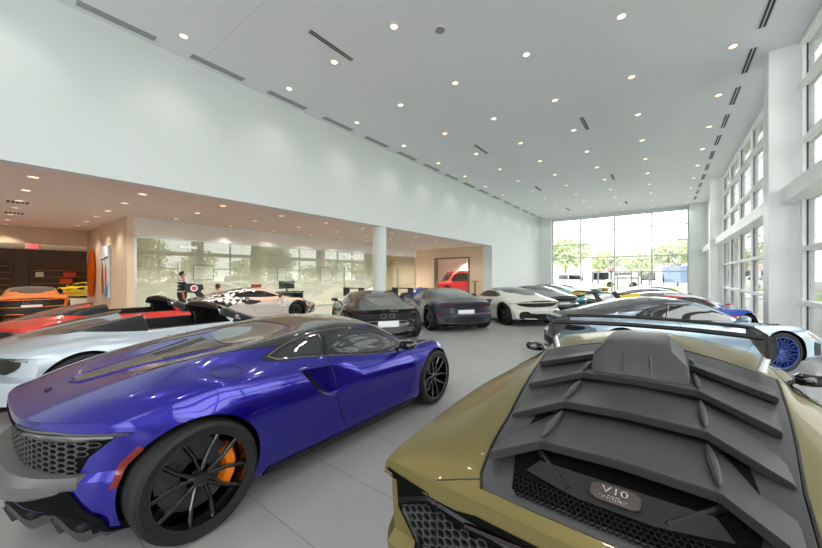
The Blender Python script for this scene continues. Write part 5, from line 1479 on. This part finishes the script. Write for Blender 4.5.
bm = bmesh.new(); box(bm, (0,0,.47), (.5,.52,.10), bev=.03); link('seat', bm_mesh(bm, 'seat'), ch, mat('red_upholstery', (176,40,34), .8))
bm = bmesh.new(); box(bm, (-.24,0,.86), (.08,.52,.62), bev=.03); link('backrest', bm_mesh(bm, 'backrest'), ch, MATS['red_upholstery'])
link('pedestal', tube_mesh([(0,0,.42),(0,0,.06)], .03), ch, M_silver)
bm = bmesh.new()
for k in range(5): tube(bm, [(0,0,.08),(.28*math.cos(k*2*PI/5),.28*math.sin(k*2*PI/5),.03)], [.025,.02])
link('foot_star', bm_mesh(bm, 'foot_star'), ch, M_black)
for i, (y, w_, h_, z) in enumerate(((7.2,.9,.7,1.75),(11.6,.5,.8,1.7),(15.0,.9,.9,1.7))):
    f = empty('framed_print', (-18.98, y, z), 0, ('wide white framed print on the office wall behind the glass', 'narrow white framed print in the middle of the office wall', 'large white framed print at the far end of the office wall')[i], 'print', 'framed prints on the office wall')
    boxes('frame', [((.015,0,0),(.03,w_+.06,h_+.06))], M_silver, f, bev=.006); boxes('print', [((.033,0,0),(.006,w_,h_))], M_white, f)
# stanchion-like wooden lectern past the column
lc = empty('lectern', (-9.75, 19.6, 0), R(-60), 'slim wooden lectern standing by the far beige wall past the blue open wheel car', 'lectern')
boxes('post', [((0,0,.62),(.12,.16,1.24))], M_wood, lc, bev=.01); boxes('base', [((0,0,.02),(.36,.42,.04))], M_black, lc, bev=.008)
bm = bmesh.new(); box(bm, (0,0,1.28), (.34,.44,.03), bev=.006, M=Matrix.Rotation(R(10), 4, 'Y')); link('reading_board', bm_mesh(bm, 'reading_board'), lc, M_wood)

# ------------------------------------------------------------------ outside
def leaf_mat(name, a, b): return mat(name, a, .7, noise=(1.3, b))
M_leaf = leaf_mat('tree_leaves', (168,184,136), (206,213,178)); M_bark = mat('bark', (92,78,64), .9)
def tree(loc, h, r, label, group, n=1500, seed=1, low=.55):
    rnd = random.Random(seed); root = empty('tree', loc, 0, label, 'tree', group)
    bm = bmesh.new(); tube(bm, [(0,0,-.02),(.05,0,h*.3),(0,.1,h*.55)], [.16,.12,.06], 10)
    for k in range(6):
        a = k*1.05; tube(bm, [(.03,.02,h*.35),(math.cos(a)*r*.35,math.sin(a)*r*.35,h*.58),(math.cos(a)*r*.6,math.sin(a)*r*.6,h*.72)], [.06,.04,.015], 6)
    link('trunk', bm_mesh(bm, 'trunk'), root, M_bark)
    blobs = [(Vector((rnd.uniform(-1,1)*r*.65, rnd.uniform(-1,1)*r*.65, h*(low+rnd.random()*(.88-low)))), r*rnd.uniform(.3,.5)) for _ in range(14)]
    vs, fs = [], []
    for i in range(n):
        c, q = rnd.choice(blobs); d = Vector((rnd.gauss(0,1),rnd.gauss(0,1),rnd.gauss(0,1))).normalized(); p = c+d*q*rnd.uniform(.6,1.0)
        u = Vector((rnd.gauss(0,1),rnd.gauss(0,1),rnd.gauss(0,1))).normalized(); v = u.orthogonal().normalized(); s_ = rnd.uniform(.12,.24)*r/2.2
        k = len(vs); vs += [p-u*s_, p+v*s_*.5, p+u*s_, p-v*s_*.5]; fs.append((k,k+1,k+2,k+3))
    me = bpy.data.meshes.new('crown'); me.from_pydata(vs, [], fs); link('crown', me, root, M_leaf)
struct('ground_outside', [bb(XR+.3,80,-60,140,-.25,-.05), bb(-60,XR+.3,YB+.3,140,-.25,-.05)], mat('asphalt', (176,176,176), .9, noise=(.5, (186,186,184))))
g = struct('lawn_outside', [bb(6.5,10,2,60,-.05,.02), bb(-40,20,52,56,-.05,.02)], mat('lawn', (132,164,84), .9, noise=(3., (150,178,100))))
TG = 'trees outside the showroom'
TL = [(-12.8,58,0,7.6,4.2,'tall pale green tree outside at the left of the back window'),(-7.6,68,0,6.0,3.2,'lower green tree just right of the tallest one outside the back window'),(-3.6,78,0,6.2,3.2,'distant green tree outside the middle of the back window'),(1.6,66,0,7.0,3.6,'green tree outside the right half of the back window'),(9.2,68,0,7.2,3.6,'rightmost green tree outside the back window'),
      (24,30,0,7,3.6,'green tree across the road outside the right hand glazing'),(30,14,0,8,4,'green tree far outside the nearest right hand glazing')]
for i, t in enumerate(TL): tree(t[:3], t[3], t[4], t[5], TG, 2600, i+3)
for i in range(14):     # screen of trees across the road, mirrored in the partition glass
    tree((44+(i % 2)*3, -34+i*8.8, 0), 4.6+((i*7) % 5)*.4, 4.2, 'green tree in the line across the road to the right', 'line of trees across the road', 1500, 40+i, .22)
def building(loc, sx, sy, sz, label, wallm, band=None):
    root = empty('building', loc, 0, label, 'building')
    boxes('wall', [((0,0,sz/2),(sx,sy,sz))], wallm, root)
    boxes('roof', [((0,0,sz+.15),(sx+.4,sy+.4,.3))], M_wall, root)
    if band: boxes('sign_band', [((0,-sy/2-.06,sz*.72),(sx*.9,.12,sz*.22))], band, root)
    for k in range(4): boxes('shop_window', [((-sx*.36+k*sx*.24,-sy/2-.03,sz*.3),(sx*.18,.06,sz*.42))], M_glass2, root)
building((-6.5, 112, 0), 22, 8, 5.0, 'low pale shop building across the car park with a faded red band', mat('pale_render', (224,222,218), .8), mat('faded_red', (214,150,150), .7))
building((14, 118, 0), 16, 8, 6.0, 'pale grey building at the right of the back window', mat('grey_render', (200,204,208), .8))
bn = empty('banner_sign', (1.3, 48, 0), 0, 'dark blue grey banner sign outside the right of the back window', 'sign')
boxes('sign_panel', [((0,0,1.75),(3.0,.1,1.9))], mat('banner_blue', (108,124,150), .6), bn); boxes('post', [((-1.4,0,.85),(.1,.1,1.8))], M_silver, bn); boxes('post', [((1.4,0,.85),(.1,.1,1.8))], M_silver, bn)
OG = 'vehicles parked outside'
make_car('suv', (-11.0, 49, -.05), R(10), 'white tall off-road vehicle parked outside the back doors, leftmost', OG, P_white, name='offroad_vehicle', skip=('roof_rack',))
make_car('wagon', (-3.6, 56, -.05), R(190), 'white estate car parked outside the middle of the back window', OG, P_white, name='estate_car')
make_car('wagon', (12.5, 40.5, -.05), R(95), 'blue car parked outside the right hand glazing', OG, P_dblue, name='estate_car')
make_car('wagon', (12.5, 19.0, -.05), R(92), 'red car parked outside the nearest right hand glazing', OG, P_suvred, name='estate_car')
make_car('wagon', (15.5, 26.0, -.05), R(92), 'silver car parked outside beyond the white column', OG, P_silver, name='estate_car')

# ------------------------------------------------------------------ light, world, camera
wd = bpy.data.worlds.new('World'); SC.world = wd; wd.use_nodes = True
nt = wd.node_tree; bg = nt.nodes['Background']
tc = nt.nodes.new('ShaderNodeTexCoord'); nz = nt.nodes.new('ShaderNodeTexNoise'); nz.inputs['Scale'].default_value = 2.5; nz.inputs['Detail'].default_value = 5
cr = nt.nodes.new('ShaderNodeValToRGB'); cr.color_ramp.elements[0].color = (.95,.975,1,1); cr.color_ramp.elements[1].color = (1,1,1,1); cr.color_ramp.elements[0].position = .35; cr.color_ramp.elements[1].position = .6
nt.links.new(tc.outputs['Generated'], nz.inputs[0]); nt.links.new(nz.outputs['Fac'], cr.inputs[0]); nt.links.new(cr.outputs[0], bg.inputs[0])
bg.inputs[1].default_value = 5.0
def portal(loc, rot, sx, sy):
    L = bpy.data.lights.new('portal', 'AREA'); L.shape = 'RECTANGLE'; L.size = sx; L.size_y = sy; L.cycles.is_portal = True
    o = bpy.data.objects.new('portal', L); COL.objects.link(o); o.location = loc; o.rotation_euler = rot
portal((XR+.2, 11.3, ZC/2), (0, R(90), 0), ZC, 41)
portal((-3.3, YB+.25, ZC/2), (R(-90), 0, 0), 9.5, ZC)
portal((-3.3, YF-.1, ZC/2), (R(90), 0, 0), 11.5, ZC)
cam = bpy.data.cameras.new('Camera'); co = bpy.data.objects.new('Camera', cam); COL.objects.link(co)
co.location = (0, 0, 1.58); co.rotation_euler = (R(90), 0, R(37.3))
cam.sensor_width = 36; cam.lens = 333/822*36; cam.shift_y = 2/822; cam.clip_start = .02; cam.clip_end = 500
SC.camera = co
SC.view_settings.view_transform = 'Standard'; SC.view_settings.look = 'None'; SC.view_settings.exposure = .02
SC.cycles.max_bounces = 10; SC.cycles.diffuse_bounces = 5; SC.cycles.transparent_max_bounces = 16
SC.cycles.sample_clamp_indirect = 6; SC.cycles.use_denoising = True; SC.cycles.caustics_reflective = False; SC.cycles.caustics_refractive = False
